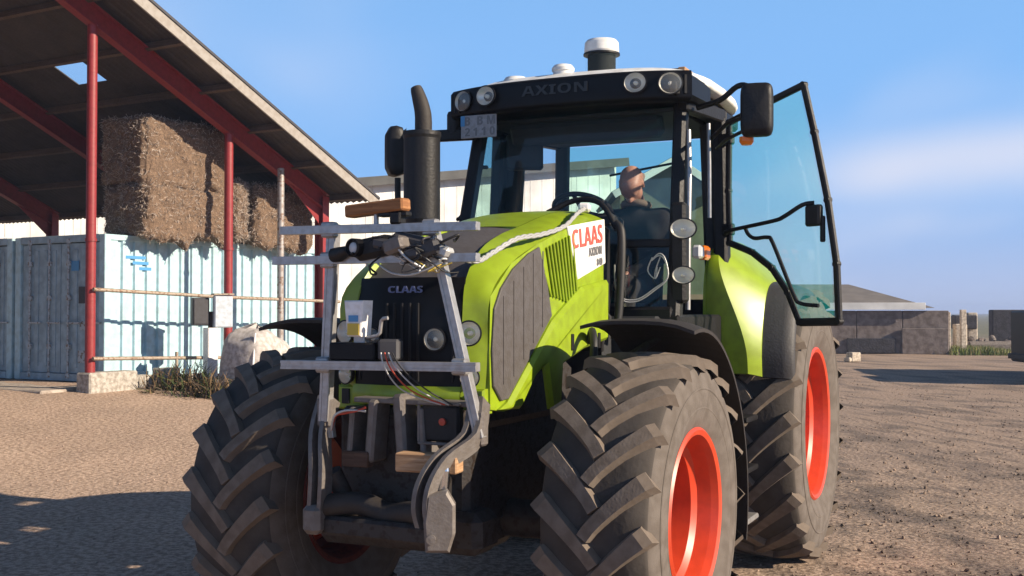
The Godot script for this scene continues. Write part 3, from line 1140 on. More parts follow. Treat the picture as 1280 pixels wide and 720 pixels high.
func weed_clump(at: Vector3, size: float, n: int, label: String, sd: int) -> void:
	var r := RandomNumberGenerator.new()
	r.seed = sd
	var o := thing("weed_clump", label, "weeds", Transform3D(Basis.IDENTITY, at), "weeds along the barn edge")
	var mb := MB.new()
	for i in n:
		var a := r.randf() * TAU
		var d := r.randf() * size * 0.7
		var p := Vector3(cos(a) * d * 1.3, 0, sin(a) * d * 0.6)
		var h := size * r.randf_range(0.35, 1.25) * (1.0 - 0.5 * d / size)
		var lean := Vector3(r.randfn(0, 0.35), 1.0, r.randfn(0, 0.35)).normalized()
		var tone: Color = [Color(0.07, 0.09, 0.022), Color(0.13, 0.085, 0.04), Color(0.06, 0.042, 0.026), Color(0.05, 0.07, 0.02), Color(0.17, 0.11, 0.06)][r.randi() % 5]
		mb.col = tone
		var side := lean.cross(Vector3(cos(a * 3.1), 0, sin(a * 3.1))).normalized() * r.randf_range(0.006, 0.014)
		var tip := p + lean * h + Vector3(r.randfn(0, 0.1), -0.1 * h, r.randfn(0, 0.1))
		var mid := p + lean * h * 0.6
		var nn := side.cross(lean).normalized()
		mb.quad(p - side, p + side, mid + side, mid - side, nn)
		mb.tri(mid - side, mid + side, tip, nn, nn, nn)
		for k in 3:
			var q := p.lerp(mid, r.randf_range(0.4, 1.2))
			var lf := Vector3(r.randfn(0, 1), r.randfn(0.2, 0.7), r.randfn(0, 1)).normalized() * r.randf_range(0.03, 0.09)
			var ws := lf.cross(Vector3.UP).normalized() * 0.018
			var n2 := lf.cross(ws).normalized()
			mb.tri(q, q + lf * 0.5 + ws, q + lf, n2, n2, n2)
			mb.tri(q, q + lf, q + lf * 0.5 - ws, n2, n2, n2)
	part(o, "foliage", mb, M.grass)

# ---------------------------------------------------------------- buildings behind
func make_halls() -> void:
	# broad white hall with a low pitched roof, gable towards the yard; local x to the right, z out of the wall
	var bs := Basis(Vector3(0.91, 0, -0.415), Vector3.UP, Vector3(0.415, 0, 0.91))
	var at := Vector3(-22.0, 0.0, -43.0)
	var h := thing("white_hall", "broad white farm hall with dark roof edge standing behind the barn", "hall", Transform3D(bs, at))
	var W := 29.8
	var top := func(x: float) -> float: return 5.49 + 0.121 * x
	for k in 12:
		var a := W * k / 12.0
		var e := W * (k + 1) / 12.0 - 0.015
		var w := MB.new()
		w.prism(PackedVector2Array([Vector2(a, 0), Vector2(e, 0), Vector2(e, top.call(e)), Vector2(a, top.call(a))]), Vector3(0, 0, -0.2), Vector3.RIGHT, Vector3.UP, 0.2)
		for q in 4:
			var x := a + (q + 0.5) * W / 48.0
			w.box(Vector3(x, top.call(x) * 0.5, 0.006), Vector3(0.05, top.call(x) - 0.1, 0.012), Basis.IDENTITY, 0.008)
		part(h, "wall_panel", w, M.wall_white)
	for x in [0.1, W - 0.1]:
		var sw := MB.new()
		sw.box(Vector3(x, top.call(x) * 0.5, -9.2), Vector3(0.2, top.call(x), 17.6), Basis.IDENTITY, 0.01)
		part(h, "side_wall", sw, M.wall_white)
	var r := MB.new()
	r.beam(Vector3(-0.5, top.call(-0.5) + 0.12, -9.0), Vector3(W + 0.4, top.call(W + 0.4) + 0.12, -9.0), 19.0, 0.14, Vector3.UP, 0.02)
	part(h, "roof_slope", r, M.roof_grey)
	var fa := MB.new()
	fa.beam(Vector3(-0.5, top.call(-0.5) - 0.02, 0.54), Vector3(W + 0.4, top.call(W + 0.4) - 0.02, 0.54), 0.06, 0.40, Vector3.UP, 0.01)
	part(h, "verge_board", fa, M.roof_grey)
	# smaller olive gabled shed
	var g := thing("olive_shed", "olive brown gabled shed with white roof edge seen through the cab", "shed", Transform3D(Basis.IDENTITY, Vector3(5.05, 0, -36.0)))
	var wl := MB.new()
	wl.prism(PackedVector2Array([Vector2(-1.6, 0), Vector2(1.45, 0), Vector2(1.45, 5.6), Vector2(0.1, 6.5), Vector2(-1.6, 5.55)]), Vector3(0, 0, -6), Vector3.RIGHT, Vector3.UP, 6.0)
	part(g, "gable_wall", wl, M.wall_olive)
	for e in [[Vector3(-1.85, 5.46, -2.9), Vector3(0.1, 6.58, -2.9)], [Vector3(1.7, 5.5, -2.9), Vector3(0.1, 6.58, -2.9)]]:
		var rr := MB.new()
		var d2: Vector3 = e[1] - e[0]
		var up2 := Vector3(-d2.y, d2.x, 0).normalized()
		if up2.y < 0:
			up2 = -up2
		rr.box((e[0] + e[1]) * 0.5 + up2 * 0.08, Vector3(d2.length(), 0.12, 6.6), Basis(d2.normalized(), up2, d2.normalized().cross(up2)))
		part(g, "roof_slope", rr, M.roof_grey)
		var vb := MB.new()
		vb.beam(e[0] + Vector3(0, 0.02, 3.36), e[1] + Vector3(0, 0.02, 3.36), 0.05, 0.22, Vector3.UP)
		part(g, "white_verge", vb, M.wall_white)

func make_right_side() -> void:
	# low shed with walls of concrete; x to the right and nearer, z towards the yard
	var bs := Basis(Vector3(0.985, 0, 0.174), Vector3.UP, Vector3(-0.174, 0, 0.985))
	var at := Vector3(18.6, 0.0, -48.2)
	var s := thing("low_shed", "low concrete walled shed with shallow grey hipped roof across the yard", "shed", Transform3D(bs, at))
	for k in 7:
		var w := MB.new()
		w.box(Vector3(-0.95 - 1.9 * k, 0.93, -0.1), Vector3(1.88, 1.86, 0.2), Basis.IDENTITY, 0.02)
		part(s, "wall_slab", w, M.dark_concrete)
	var side := MB.new()
	side.box(Vector3(0.0, 0.9, -4.4), Vector3(0.2, 1.8, 8.4), Basis.IDENTITY, 0.02)
	part(s, "side_wall", side, M.pale_stone)  # sunlit side face, its brightness put into a paler colour than the front
	var hole := MB.new()
	hole.box(Vector3(-3.2, 0.36, 0.06), Vector3(2.0, 0.62, 0.10), Basis.IDENTITY, 0.01)
	part(s, "feed_hatch", hole, M.darker_concrete)
	var lum := MB.new()
	lum.box(Vector3(-1.0, 0.55, 0.10), Vector3(1.9, 1.1, 0.14), Basis.IDENTITY, 0.02)
	part(s, "leaning_slab", lum, M.dark_concrete)
	var fa := MB.new()
	fa.box(Vector3(-7.2, 2.05, 0.26), Vector3(12.4, 0.30, 0.06))
	part(s, "white_fascia", fa, M.wall_white)
	var rf := MB.new()
	var e0 := Vector3(-14.0, 2.12, 0.2)
	var e1 := Vector3(-0.6, 1.98, 0.2)
	var r0 := Vector3(-14.0, 3.15, -4.5)
	var r1 := Vector3(-3.6, 3.1, -4.5)
	var b0 := Vector3(-14.0, 2.1, -9.2)
	var b1 := Vector3(-0.6, 1.98, -9.2)
	rf.quad(e0, e1, r1, r0, (e1 - e0).cross(r0 - e0).normalized() * signf((e1 - e0).cross(r0 - e0).y))
	rf.quad(b0, b1, r1, r0, Vector3(0, 0.95, -0.3).normalized())
	var nn := (b1 - e1).cross(r1 - e1).normalized()
	rf.tri(e1, b1, r1, nn * signf(nn.y), nn * signf(nn.y), nn * signf(nn.y))
	rf.quad(e0, e1, b1, b0, Vector3.DOWN)
	rf.quad(e0, r0, b0, b0, Vector3.LEFT)
	part(s, "hipped_roof", rf, M.fibre_roof)
	# white marker post and pale blocks by the corner
	var pm := MB.new()
	pm.box(Vector3(0, 0.95, 0), Vector3(0.22, 1.9, 0.2), Basis.IDENTITY, 0.01)
	var po := part(self, "corner_pillar", pm, M.pale_stone)
	po.transform = Transform3D(Basis.IDENTITY, Vector3(19.35, 0.0, -48.6))
	po.set_meta("label", "pale upright pillar at the corner of the low shed")
	po.set_meta("category", "pillar")
	var defs := [
		[Vector3(20.35, 1.35, -51.0), Vector3(0.95, 0.62, 0.8), M.darker_concrete, "dark block lying on top of the pale masonry stub"],
		[Vector3(20.0, 0.62, -50.6), Vector3(0.5, 1.3, 0.6), M.pale_stone, "pale masonry block beside the corner pillar"],
		[Vector3(20.75, 1.0, -51.2), Vector3(0.42, 1.55, 0.6), M.pale_stone, "tan upright masonry stub under the dark block"],
		[Vector3(23.25, 1.18, -52.0), Vector3(2.45, 1.45, 0.7), M.darker_concrete, "wide dark block wall standing above the rubble bank"],
	]
	for d in defs:
		var mb := MB.new()
		mb.box(Vector3.ZERO, d[1], Basis(Vector3.UP, -0.15), 0.04)
		var o := part(self, "masonry_block", mb, d[2])
		o.transform = Transform3D(Basis.IDENTITY, d[0])
		o.set_meta("label", d[3])
		o.set_meta("category", "masonry block")
	# rubble bank
	var rb := thing("rubble_bank", "low bank of broken stones before the dark block wall", "stone bank", Transform3D(Basis.IDENTITY, Vector3(22.0, 0, -50.3)))
	var r := RandomNumberGenerator.new()
	r.seed = 5
	var core := MB.new()
	core.box(Vector3(0.4, 0.22, -0.5), Vector3(4.4, 0.55, 1.2), Basis.IDENTITY, 0.15)
	part(rb, "earth_core", core, M.rubble)
	for i in 60:
		var mb := MB.new()
		var sz := r.randf_range(0.12, 0.26)
		mb.box(Vector3.ZERO, Vector3(sz * r.randf_range(0.9, 1.6), sz, sz * r.randf_range(0.8, 1.2)), Basis.from_euler(Vector3(r.randf() * 3, r.randf() * 3, r.randf() * 3)), sz * 0.22)
		var o := part(rb, "stone", mb, M.rubble if r.randf() < 0.8 else M.dark_concrete)
		var lv := r.randf()
		o.position = Vector3(r.randf_range(-1.7, 2.6), 0.05 + 0.6 * lv, -0.1 - 0.7 * lv + r.randf_range(0, 0.25))
	# grass verge in front of the rubble
	var mm := MultiMesh.new()
	mm.transform_format = MultiMesh.TRANSFORM_3D
	mm.use_colors = true
	var bl := MB.new()
	bl.quad(Vector3(-0.5, 0, 0), Vector3(0.5, 0, 0), Vector3(0.35, 0.6, 0.1), Vector3(-0.35, 0.6, 0.1), Vector3(0, 0.2, 1).normalized())
	bl.tri(Vector3(-0.35, 0.6, 0.1), Vector3(0.35, 0.6, 0.1), Vector3(0, 1, 0.3), Vector3(0, 0.3, 1).normalized(), Vector3(0, 0.3, 1).normalized(), Vector3(0, 0.3, 1).normalized())
	mm.mesh = bl.mesh()
	mm.instance_count = 5000
	for i in 5000:
		var x := r.randf_range(18.4, 25.0)
		var z := r.randf_range(-50.4, -47.2) - 0.0
		if r.randf() < 0.35:
			x = 19.9 + r.randfn(0, 0.8)
			z = -48.9 + r.randfn(0, 0.5)
		var hgt := r.randf_range(0.08, 0.28) * (1.5 if x < 20.8 else 1.0)
		mm.set_instance_transform(i, Transform3D(Basis(Vector3.UP, r.randf() * TAU) * Basis.from_scale(Vector3(0.03, hgt, hgt)), Vector3(x, ground_height(x, z) - 0.01, z)))
		var k := r.randf_range(0.6, 1.3)
		mm.set_instance_color(i, Color(0.13 * k, 0.17 * k, 0.035) if r.randf() < 0.7 else Color(0.22 * k, 0.17 * k, 0.08))
	var go := MultiMeshInstance3D.new()
	go.name = "grass"
	go.multimesh = mm
	go.material_override = M.grass
	go.set_meta("kind", "stuff")
	go.set_meta("label", "short green grass verge at the foot of the rubble bank")
	add_child(go)
	# small pale block on the yard
	var sb := MB.new()
	sb.box(Vector3(0, 0.17, 0), Vector3(0.42, 0.34, 0.34), Basis.IDENTITY, 0.03)
	sb.box(Vector3(-0.27, 0.08, 0.05), Vector3(0.26, 0.16, 0.24), Basis(Vector3.UP, 0.4), 0.03)
	var so := part(self, "stone_block", sb, M.pale_stone)
	so.transform = Transform3D(Basis(Vector3.UP, 0.4), Vector3(12.35, 0.0, -41.0))
	so.set_meta("label", "small pale broken block lying on the yard before the low shed")
	so.set_meta("category", "stone")
	# dark trailer, mostly beyond the frame
	var tr := thing("farm_trailer", "dark parked farm trailer cut off by the photo's edge", "trailer", Transform3D(Basis(Vector3.UP, -0.10), Vector3(13.22, 0.0, -29.4)))
	var bd := MB.new()
	bd.box(Vector3(2.2, 1.15, 0), Vector3(4.2, 1.35, 2.3), Basis.IDENTITY, 0.04)
	part(tr, "body", bd, M.black_plastic)
	for k in 6:
		var rib := MB.new()
		rib.box(Vector3(0.35 + 0.74 * k, 1.15, 1.18), Vector3(0.09, 1.3, 0.07), Basis.IDENTITY, 0.01)
		part(tr, "side_rib", rib, M.black_plastic)
	var tall := MB.new()
	tall.box(Vector3(4.4, 1.75, -1.2), Vector3(2.6, 2.6, 6.4), Basis.IDENTITY, 0.06)
	part(tr, "tall_box", tall, M.box_grey)
	for x in [1.2, 2.4]:
		for z in [-0.95, 0.95]:
			var wh := MB.new()
			wh.lathe(Vector3(x, 0.46, z), Vector3.BACK, [Vector2(0.0, 0.12), Vector2(0.24, 0.12), Vector2(0.26, 0.16), Vector2(0.42, 0.15), Vector2(0.46, 0.1), Vector2(0.46, -0.1), Vector2(0.42, -0.15), Vector2(0.0, -0.15)], 24)
			part(tr, "wheel", wh, M.rubber)
	var bu := MB.new()
	bu.box(Vector3(0.06, 0.62, 0), Vector3(0.10, 0.14, 2.2))
	part(tr, "bumper_bar", bu, M.chassis)

# ---------------------------------------------------------------- tractor
# tractor axes: x to its own left (towards the open door), y up, z forward; origin on the ground under the front axle
func lug_mesh(R: float, half: float, sweep: float, dir: float, hgt: float, w: float) -> ArrayMesh:
	var mb := MB.new()
	var N := 9
	var st := []
	for i in N + 1:
		var s := float(i) / N
		var x := lerpf(-0.025, half + 0.012, s)
		var ph := -sweep * pow(s, 0.85)
		var rt := R - 0.016 * s * s
		if i == N:
			rt = R - 0.034
		st.push_back([x, ph, rt])
	var P := func(x: float, ph: float, r: float) -> Vector3: return Vector3(x * dir, r * cos(ph), r * sin(ph))
	var rows := []
	for i in N + 1:
		var a: Array = st[maxi(i - 1, 0)]
		var b: Array = st[mini(i + 1, N)]
		var d := Vector2(b[0] - a[0], R * (b[1] - a[1])).normalized()
		var nn := Vector2(-d.y, d.x)
		var s := float(i) / N
		var wt := lerpf(w * 0.40, w * 0.62, s * s)
		var wb := wt + 0.017
		var x: float = st[i][0]
		var ph: float = st[i][1]
		var rt: float = st[i][2]
		var rb := rt - hgt - (0.02 if i == N else 0.010)
		rows.push_back([
			P.call(x - nn.x * wb, ph - nn.y * wb / R, rb), P.call(x - nn.x * wt, ph - nn.y * wt / R, rt),
			P.call(x + nn.x * wt, ph + nn.y * wt / R, rt), P.call(x + nn.x * wb, ph + nn.y * wb / R, rb)])
	for i in N:
		for k in 3:
			var A: Vector3 = rows[i][k]
			var B: Vector3 = rows[i][k + 1]
			var C: Vector3 = rows[i + 1][k + 1]
			var D: Vector3 = rows[i + 1][k]
			var q := (B - A).cross(D - A).normalized()
			var mid := (A + B + C + D) * 0.25
			var ph: float = (st[i][1] + st[i + 1][1]) * 0.5
			var core: Vector3 = P.call((st[i][0] + st[i + 1][0]) * 0.5, ph, R - hgt - 0.03)
			if q.dot(mid - core) < 0.0:
				q = -q
			mb.quad(A, B, C, D, q)
	for e in [0, N]:
		var A: Vector3 = rows[e][0]
		var q: Vector3 = (rows[e][1] - A).cross(rows[e][3] - A).normalized()
		var outx := Vector3(-dir if e == 0 else dir, 0, 0)
		if q.dot(outx) < 0.0:
			q = -q
		mb.quad(rows[e][0], rows[e][1], rows[e][2], rows[e][3], q)
	return mb.mesh()

func make_wheel(t: Node3D, ctr: Vector3, R: float, W: float, rim: float, lugs: int, side: float, lm: Array, turn: float) -> void:
	var w := Node3D.new()
	w.name = numbered(t, "wheel")
	t.add_child(w, true)
	w.position = ctr
	w.rotation.y = turn
	var hw := W * 0.5
	var hl := 0.048
	var base := R - hl
	# carcass
	var mb := MB.new()
	var pr := [
		Vector2(rim - 0.012, -hw * 0.80), Vector2(rim + 0.012, -hw * 0.86), Vector2(lerpf(rim, base, 0.30), -hw * 0.985), Vector2(lerpf(rim, base, 0.52), -hw * 1.0),
		Vector2(lerpf(rim, base, 0.72), -hw * 0.975), Vector2(base - 0.045, -hw * 0.93), Vector2(base - 0.016, -hw * 0.86), Vector2(base, -hw * 0.5), Vector2(base + 0.004, 0.0)]
	var prof := pr.duplicate()
	for i in range(pr.size() - 2, -1, -1):
		prof.push_back(Vector2(pr[i].x, -pr[i].y))
	mb.lathe(Vector3.ZERO, Vector3.RIGHT, prof, 72, true)
	part(w, "tyre", mb, M.sidewall)
	# tread band a little proud of the carcass, darker
	var tb := MB.new()
	tb.lathe(Vector3.ZERO, Vector3.RIGHT, [Vector2(base - 0.030, -hw * 0.90), Vector2(base - 0.010, -hw * 0.86), Vector2(base + 0.006, -hw * 0.5), Vector2(base + 0.010, 0.0), Vector2(base + 0.006, hw * 0.5), Vector2(base - 0.010, hw * 0.86), Vector2(base - 0.030, hw * 0.90)], 72, true)
	part(w, "tread_band", tb, M.rubber)
	var rb := MB.new()
	for q in [0.34, 0.62]:
		for sx in [-1.0, 1.0]:
			var rr := lerpf(rim, base, q)
			var xx: float = hw * (0.992 if q > 0.5 else 0.985) * sx
			rb.lathe(Vector3(xx, 0, 0), Vector3.RIGHT, [Vector2(rr - 0.006, 0.0), Vector2(rr, 0.005 * sx), Vector2(rr + 0.006, 0.0)], 72, true)
	part(w, "sidewall_rib", rb, M.sidewall)
	# lugs
	for k in lugs:
		for s in 2:
			var o := mpart(w, "tread_lug", lm[s], M.lug_rubber)
			o.rotation.x = TAU * (k + 0.5 * s) / lugs
	# rim: dished towards the outside
	var rm := MB.new()
	var e := hw * 0.86 * side
	rm.lathe(Vector3.ZERO, Vector3.RIGHT, [
		Vector2(rim + 0.016, e - 0.02 * side), Vector2(rim + 0.020, e + 0.006 * side), Vector2(rim + 0.006, e + 0.018 * side), Vector2(rim - 0.018, e + 0.008 * side), Vector2(rim - 0.030, e - 0.03 * side),
		Vector2(rim - 0.045, e - 0.10 * side), Vector2(rim - 0.075, e - 0.125 * side), Vector2(rim - 0.085, e - 0.24 * side), Vector2(rim * 0.70, e - 0.285 * side), Vector2(rim * 0.50, e - 0.25 * side), Vector2(rim * 0.30, e - 0.245 * side), Vector2(0.0, e - 0.245 * side)], 64, false)
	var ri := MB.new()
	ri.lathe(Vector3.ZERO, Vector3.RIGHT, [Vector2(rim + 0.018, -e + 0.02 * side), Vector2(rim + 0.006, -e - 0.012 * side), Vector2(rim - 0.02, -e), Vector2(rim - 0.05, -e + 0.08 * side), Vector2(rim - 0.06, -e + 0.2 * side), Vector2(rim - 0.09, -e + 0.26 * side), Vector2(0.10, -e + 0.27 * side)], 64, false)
	part(w, "inner_rim", ri, M.rim_shaded)
	part(w, "rim", rm, M.rim_red)
	var hb := MB.new()
	hb.lathe(Vector3.ZERO, Vector3.RIGHT, [Vector2(rim * 0.30, e - 0.245 * side), Vector2(rim * 0.29, e - 0.20 * side), Vector2(rim * 0.18, e - 0.19 * side), Vector2(rim * 0.16, e - 0.16 * side), Vector2(0.0, e - 0.155 * side)], 32, false)
	part(w, "hub", hb, M.rim_red)
	for k in 10:
		var a := TAU * k / 10.0
		var bo := MB.new()
		bo.lathe(Vector3(e - 0.25 * side, rim * 0.42 * cos(a), rim * 0.42 * sin(a)), Vector3.RIGHT * side, [Vector2(0.016, 0.0), Vector2(0.016, 0.03), Vector2(0.0, 0.032)], 6)
		part(w, "wheel_bolt", bo, M.iron)

func strip(mb: MB, A: Array, B: Array, ref: Vector3, div := 1, bulge := 0.0) -> void:
	# surface between two curves; each resampled finely by Catmull-Rom
	var ra := resample(A, 4)
	var rb := resample(B, 4)
	var rows := []
	for i in ra.size():
		var row := []
		for k in div + 1:
			var s := float(k) / div
			var p: Vector3 = ra[i].lerp(rb[i], s)
			if bulge != 0.0:
				p += (p - Vector3(ref.x, ref.y, p.z)).normalized() * bulge * sin(PI * s)
			row.push_back(p)
		rows.push_back(row)
	mb.grid(rows, ref)

func resample(P: Array, sub: int) -> Array:
	var out := []
	var n := P.size()
	for i in n - 1:
		var a: Vector3 = P[maxi(i - 1, 0)]
		var b: Vector3 = P[i]
		var c: Vector3 = P[i + 1]
		var d: Vector3 = P[mini(i + 2, n - 1)]
		for k in sub:
			var t := float(k) / sub
			out.push_back(b.cubic_interpolate(c, a, d, t))
	out.push_back(P[n - 1])
	return out

func mirrored(P: Array) -> Array:
	var out := []
	for p in P:
		out.push_back(Vector3(-p.x, p.y, p.z))
	return out

func round_lamp(t: Node3D, called: String, p: Vector3, nrm: Vector3, r: float, squash := 1.0) -> void:
	var q := Node3D.new()
	q.name = numbered(t, called)
	t.add_child(q, true)
	var z := nrm.normalized()
	var x := Vector3.UP.cross(z).normalized()
	q.transform = Transform3D(Basis(x * squash, z.cross(x), z), p)
	var h := MB.new()
	h.lathe(Vector3.ZERO, Vector3.BACK, [Vector2(0.0, -0.05), Vector2(r * 0.7, -0.045), Vector2(r * 1.1, 0.0), Vector2(r * 1.14, 0.012), Vector2(r, 0.014)], 28)
	part(q, "housing", h, M.black_plastic)
	var b := MB.new()
	b.lathe(Vector3.ZERO, Vector3.BACK, [Vector2(r, 0.012), Vector2(r * 0.8, -0.012), Vector2(r * 0.4, -0.03), Vector2(0.0, -0.034)], 28, true)
	b.lathe(Vector3.ZERO, Vector3.BACK, [Vector2(r * 0.22, -0.03), Vector2(r * 0.2, 0.0), Vector2(0.0, 0.004)], 16, true)
	part(q, "reflector", b, M.lamp_bowl)
	var l := MB.new()
	l.lathe(Vector3.ZERO, Vector3.BACK, [Vector2(r, 0.013), Vector2(r * 0.7, 0.020), Vector2(0.0, 0.024)], 28, true)
	part(q, "lens", l, M.lamp_lens)

func make_tractor() -> void:
	var t := thing("tractor", "lime green farm tractor with red wheels, dark cab and left door open", "tractor", TR)
	# wheels
	var lf := [lug_mesh(0.798, 0.255, 0.36, 1.0, 0.045, 0.068), lug_mesh(0.798, 0.255, 0.36, -1.0, 0.045, 0.068)]
	make_wheel(t, Vector3(1.006, 0.788, 0), 0.798, 0.569, 0.41, 20, 1.0, lf, deg_to_rad(-1.65))
	make_wheel(t, Vector3(-1.006, 0.788, 0), 0.798, 0.569, 0.41, 20, -1.0, lf, deg_to_rad(-1.65))
	var lr := [lug_mesh(0.986, 0.315, 0.36, 1.0, 0.045, 0.074), lug_mesh(0.986, 0.315, 0.36, -1.0, 0.045, 0.074)]
	make_wheel(t, Vector3(1.0145, 0.976, -2.991), 0.986, 0.70, 0.535, 21, 1.0, lr, 0.0)
	make_wheel(t, Vector3(-1.0145, 0.976, -2.991), 0.986, 0.70, 0.535, 21, -1.0, lr, 0.0)
	make_chassis(t)
	make_hood(t)
	make_guards(t)
	make_cab(t)
	make_door(t)
	make_cab_outfit(t)
	make_linkage(t)

func make_chassis(t: Node3D) -> void:
	var ax := MB.new()
	ax.tube([Vector3(-0.80, 0.72, 0), Vector3(-0.35, 0.70, 0), Vector3(0.35, 0.70, 0), Vector3(0.80, 0.72, 0)], 0.10, 14)
	ax.box(Vector3(0, 0.70, 0.02), Vector3(0.46, 0.30, 0.30), Basis.IDENTITY, 0.05)
	for s in [-1.0, 1.0]:
		ax.box(Vector3(0.66 * s, 0.76, 0), Vector3(0.16, 0.36, 0.24), Basis.IDENTITY, 0.05)
	part(t, "front_axle", ax, M.chassis)
	var eb := MB.new()
	eb.box(Vector3(0, 0.98, -0.35), Vector3(0.50, 0.62, 2.1), Basis.IDENTITY, 0.05)
	eb.box(Vector3(0, 1.35, -0.1), Vector3(0.62, 0.30, 1.3), Basis.IDENTITY, 0.04)
	eb.box(Vector3(0.02, 0.75, -2.0), Vector3(0.6, 0.7, 2.0), Basis.IDENTITY, 0.06)
	part(t, "engine_block", eb, M.chassis)
	var ra := MB.new()
	ra.tube([Vector3(-0.75, 0.98, -2.99), Vector3(0.75, 0.98, -2.99)], 0.17, 16)
	part(t, "rear_axle", ra, M.chassis)
	for s in [-1.0, 1.0]:
		var tk := MB.new()
		tk.box(Vector3(0.52 * s, 0.84, -1.62), Vector3(0.56, 0.86, 1.25), Basis.IDENTITY, 0.08)
		part(t, "fuel_tank", tk, M.black_plastic)
	# steps below the open door
	for k in 3:
		var st := MB.new()
		st.box(Vector3(0.98, 0.46 + 0.32 * k, -1.80), Vector3(0.30, 0.035, 0.30), Basis.IDENTITY, 0.008)
		part(t, "step", st, M.alu if k == 0 else M.black_plastic)
	for z in [-1.97, -1.63]:
		var sd := MB.new()
		sd.beam(Vector3(1.02, 0.42, z), Vector3(0.95, 1.25, z), 0.03, 0.08, Vector3.RIGHT)
		part(t, "step_side", sd, M.black_plastic)
	# hose from the hood side over the tyre
	var hs := MB.new()
	hs.tube(resample([Vector3(0.46, 1.62, -0.62), Vector3(0.52, 1.68, -0.5), Vector3(0.57, 1.62, -0.40), Vector3(0.58, 1.48, -0.36), Vector3(0.58, 1.2, -0.34)], 4), 0.022, 8)
	part(t, "hose", hs, M.cable_black)
	for k in 5:
		var h2 := MB.new()
		var x := -0.22 + 0.11 * k
		h2.tube(resample([Vector3(x, 1.36, 0.62), Vector3(x + 0.02, 1.24, 0.74), Vector3(x - 0.03, 1.1, 0.70), Vector3(x + 0.04, 0.92, 0.60)], 4), 0.016 + 0.003 * (k % 2), 8)
		part(t, "hydraulic_hose", h2, M.cable_black)

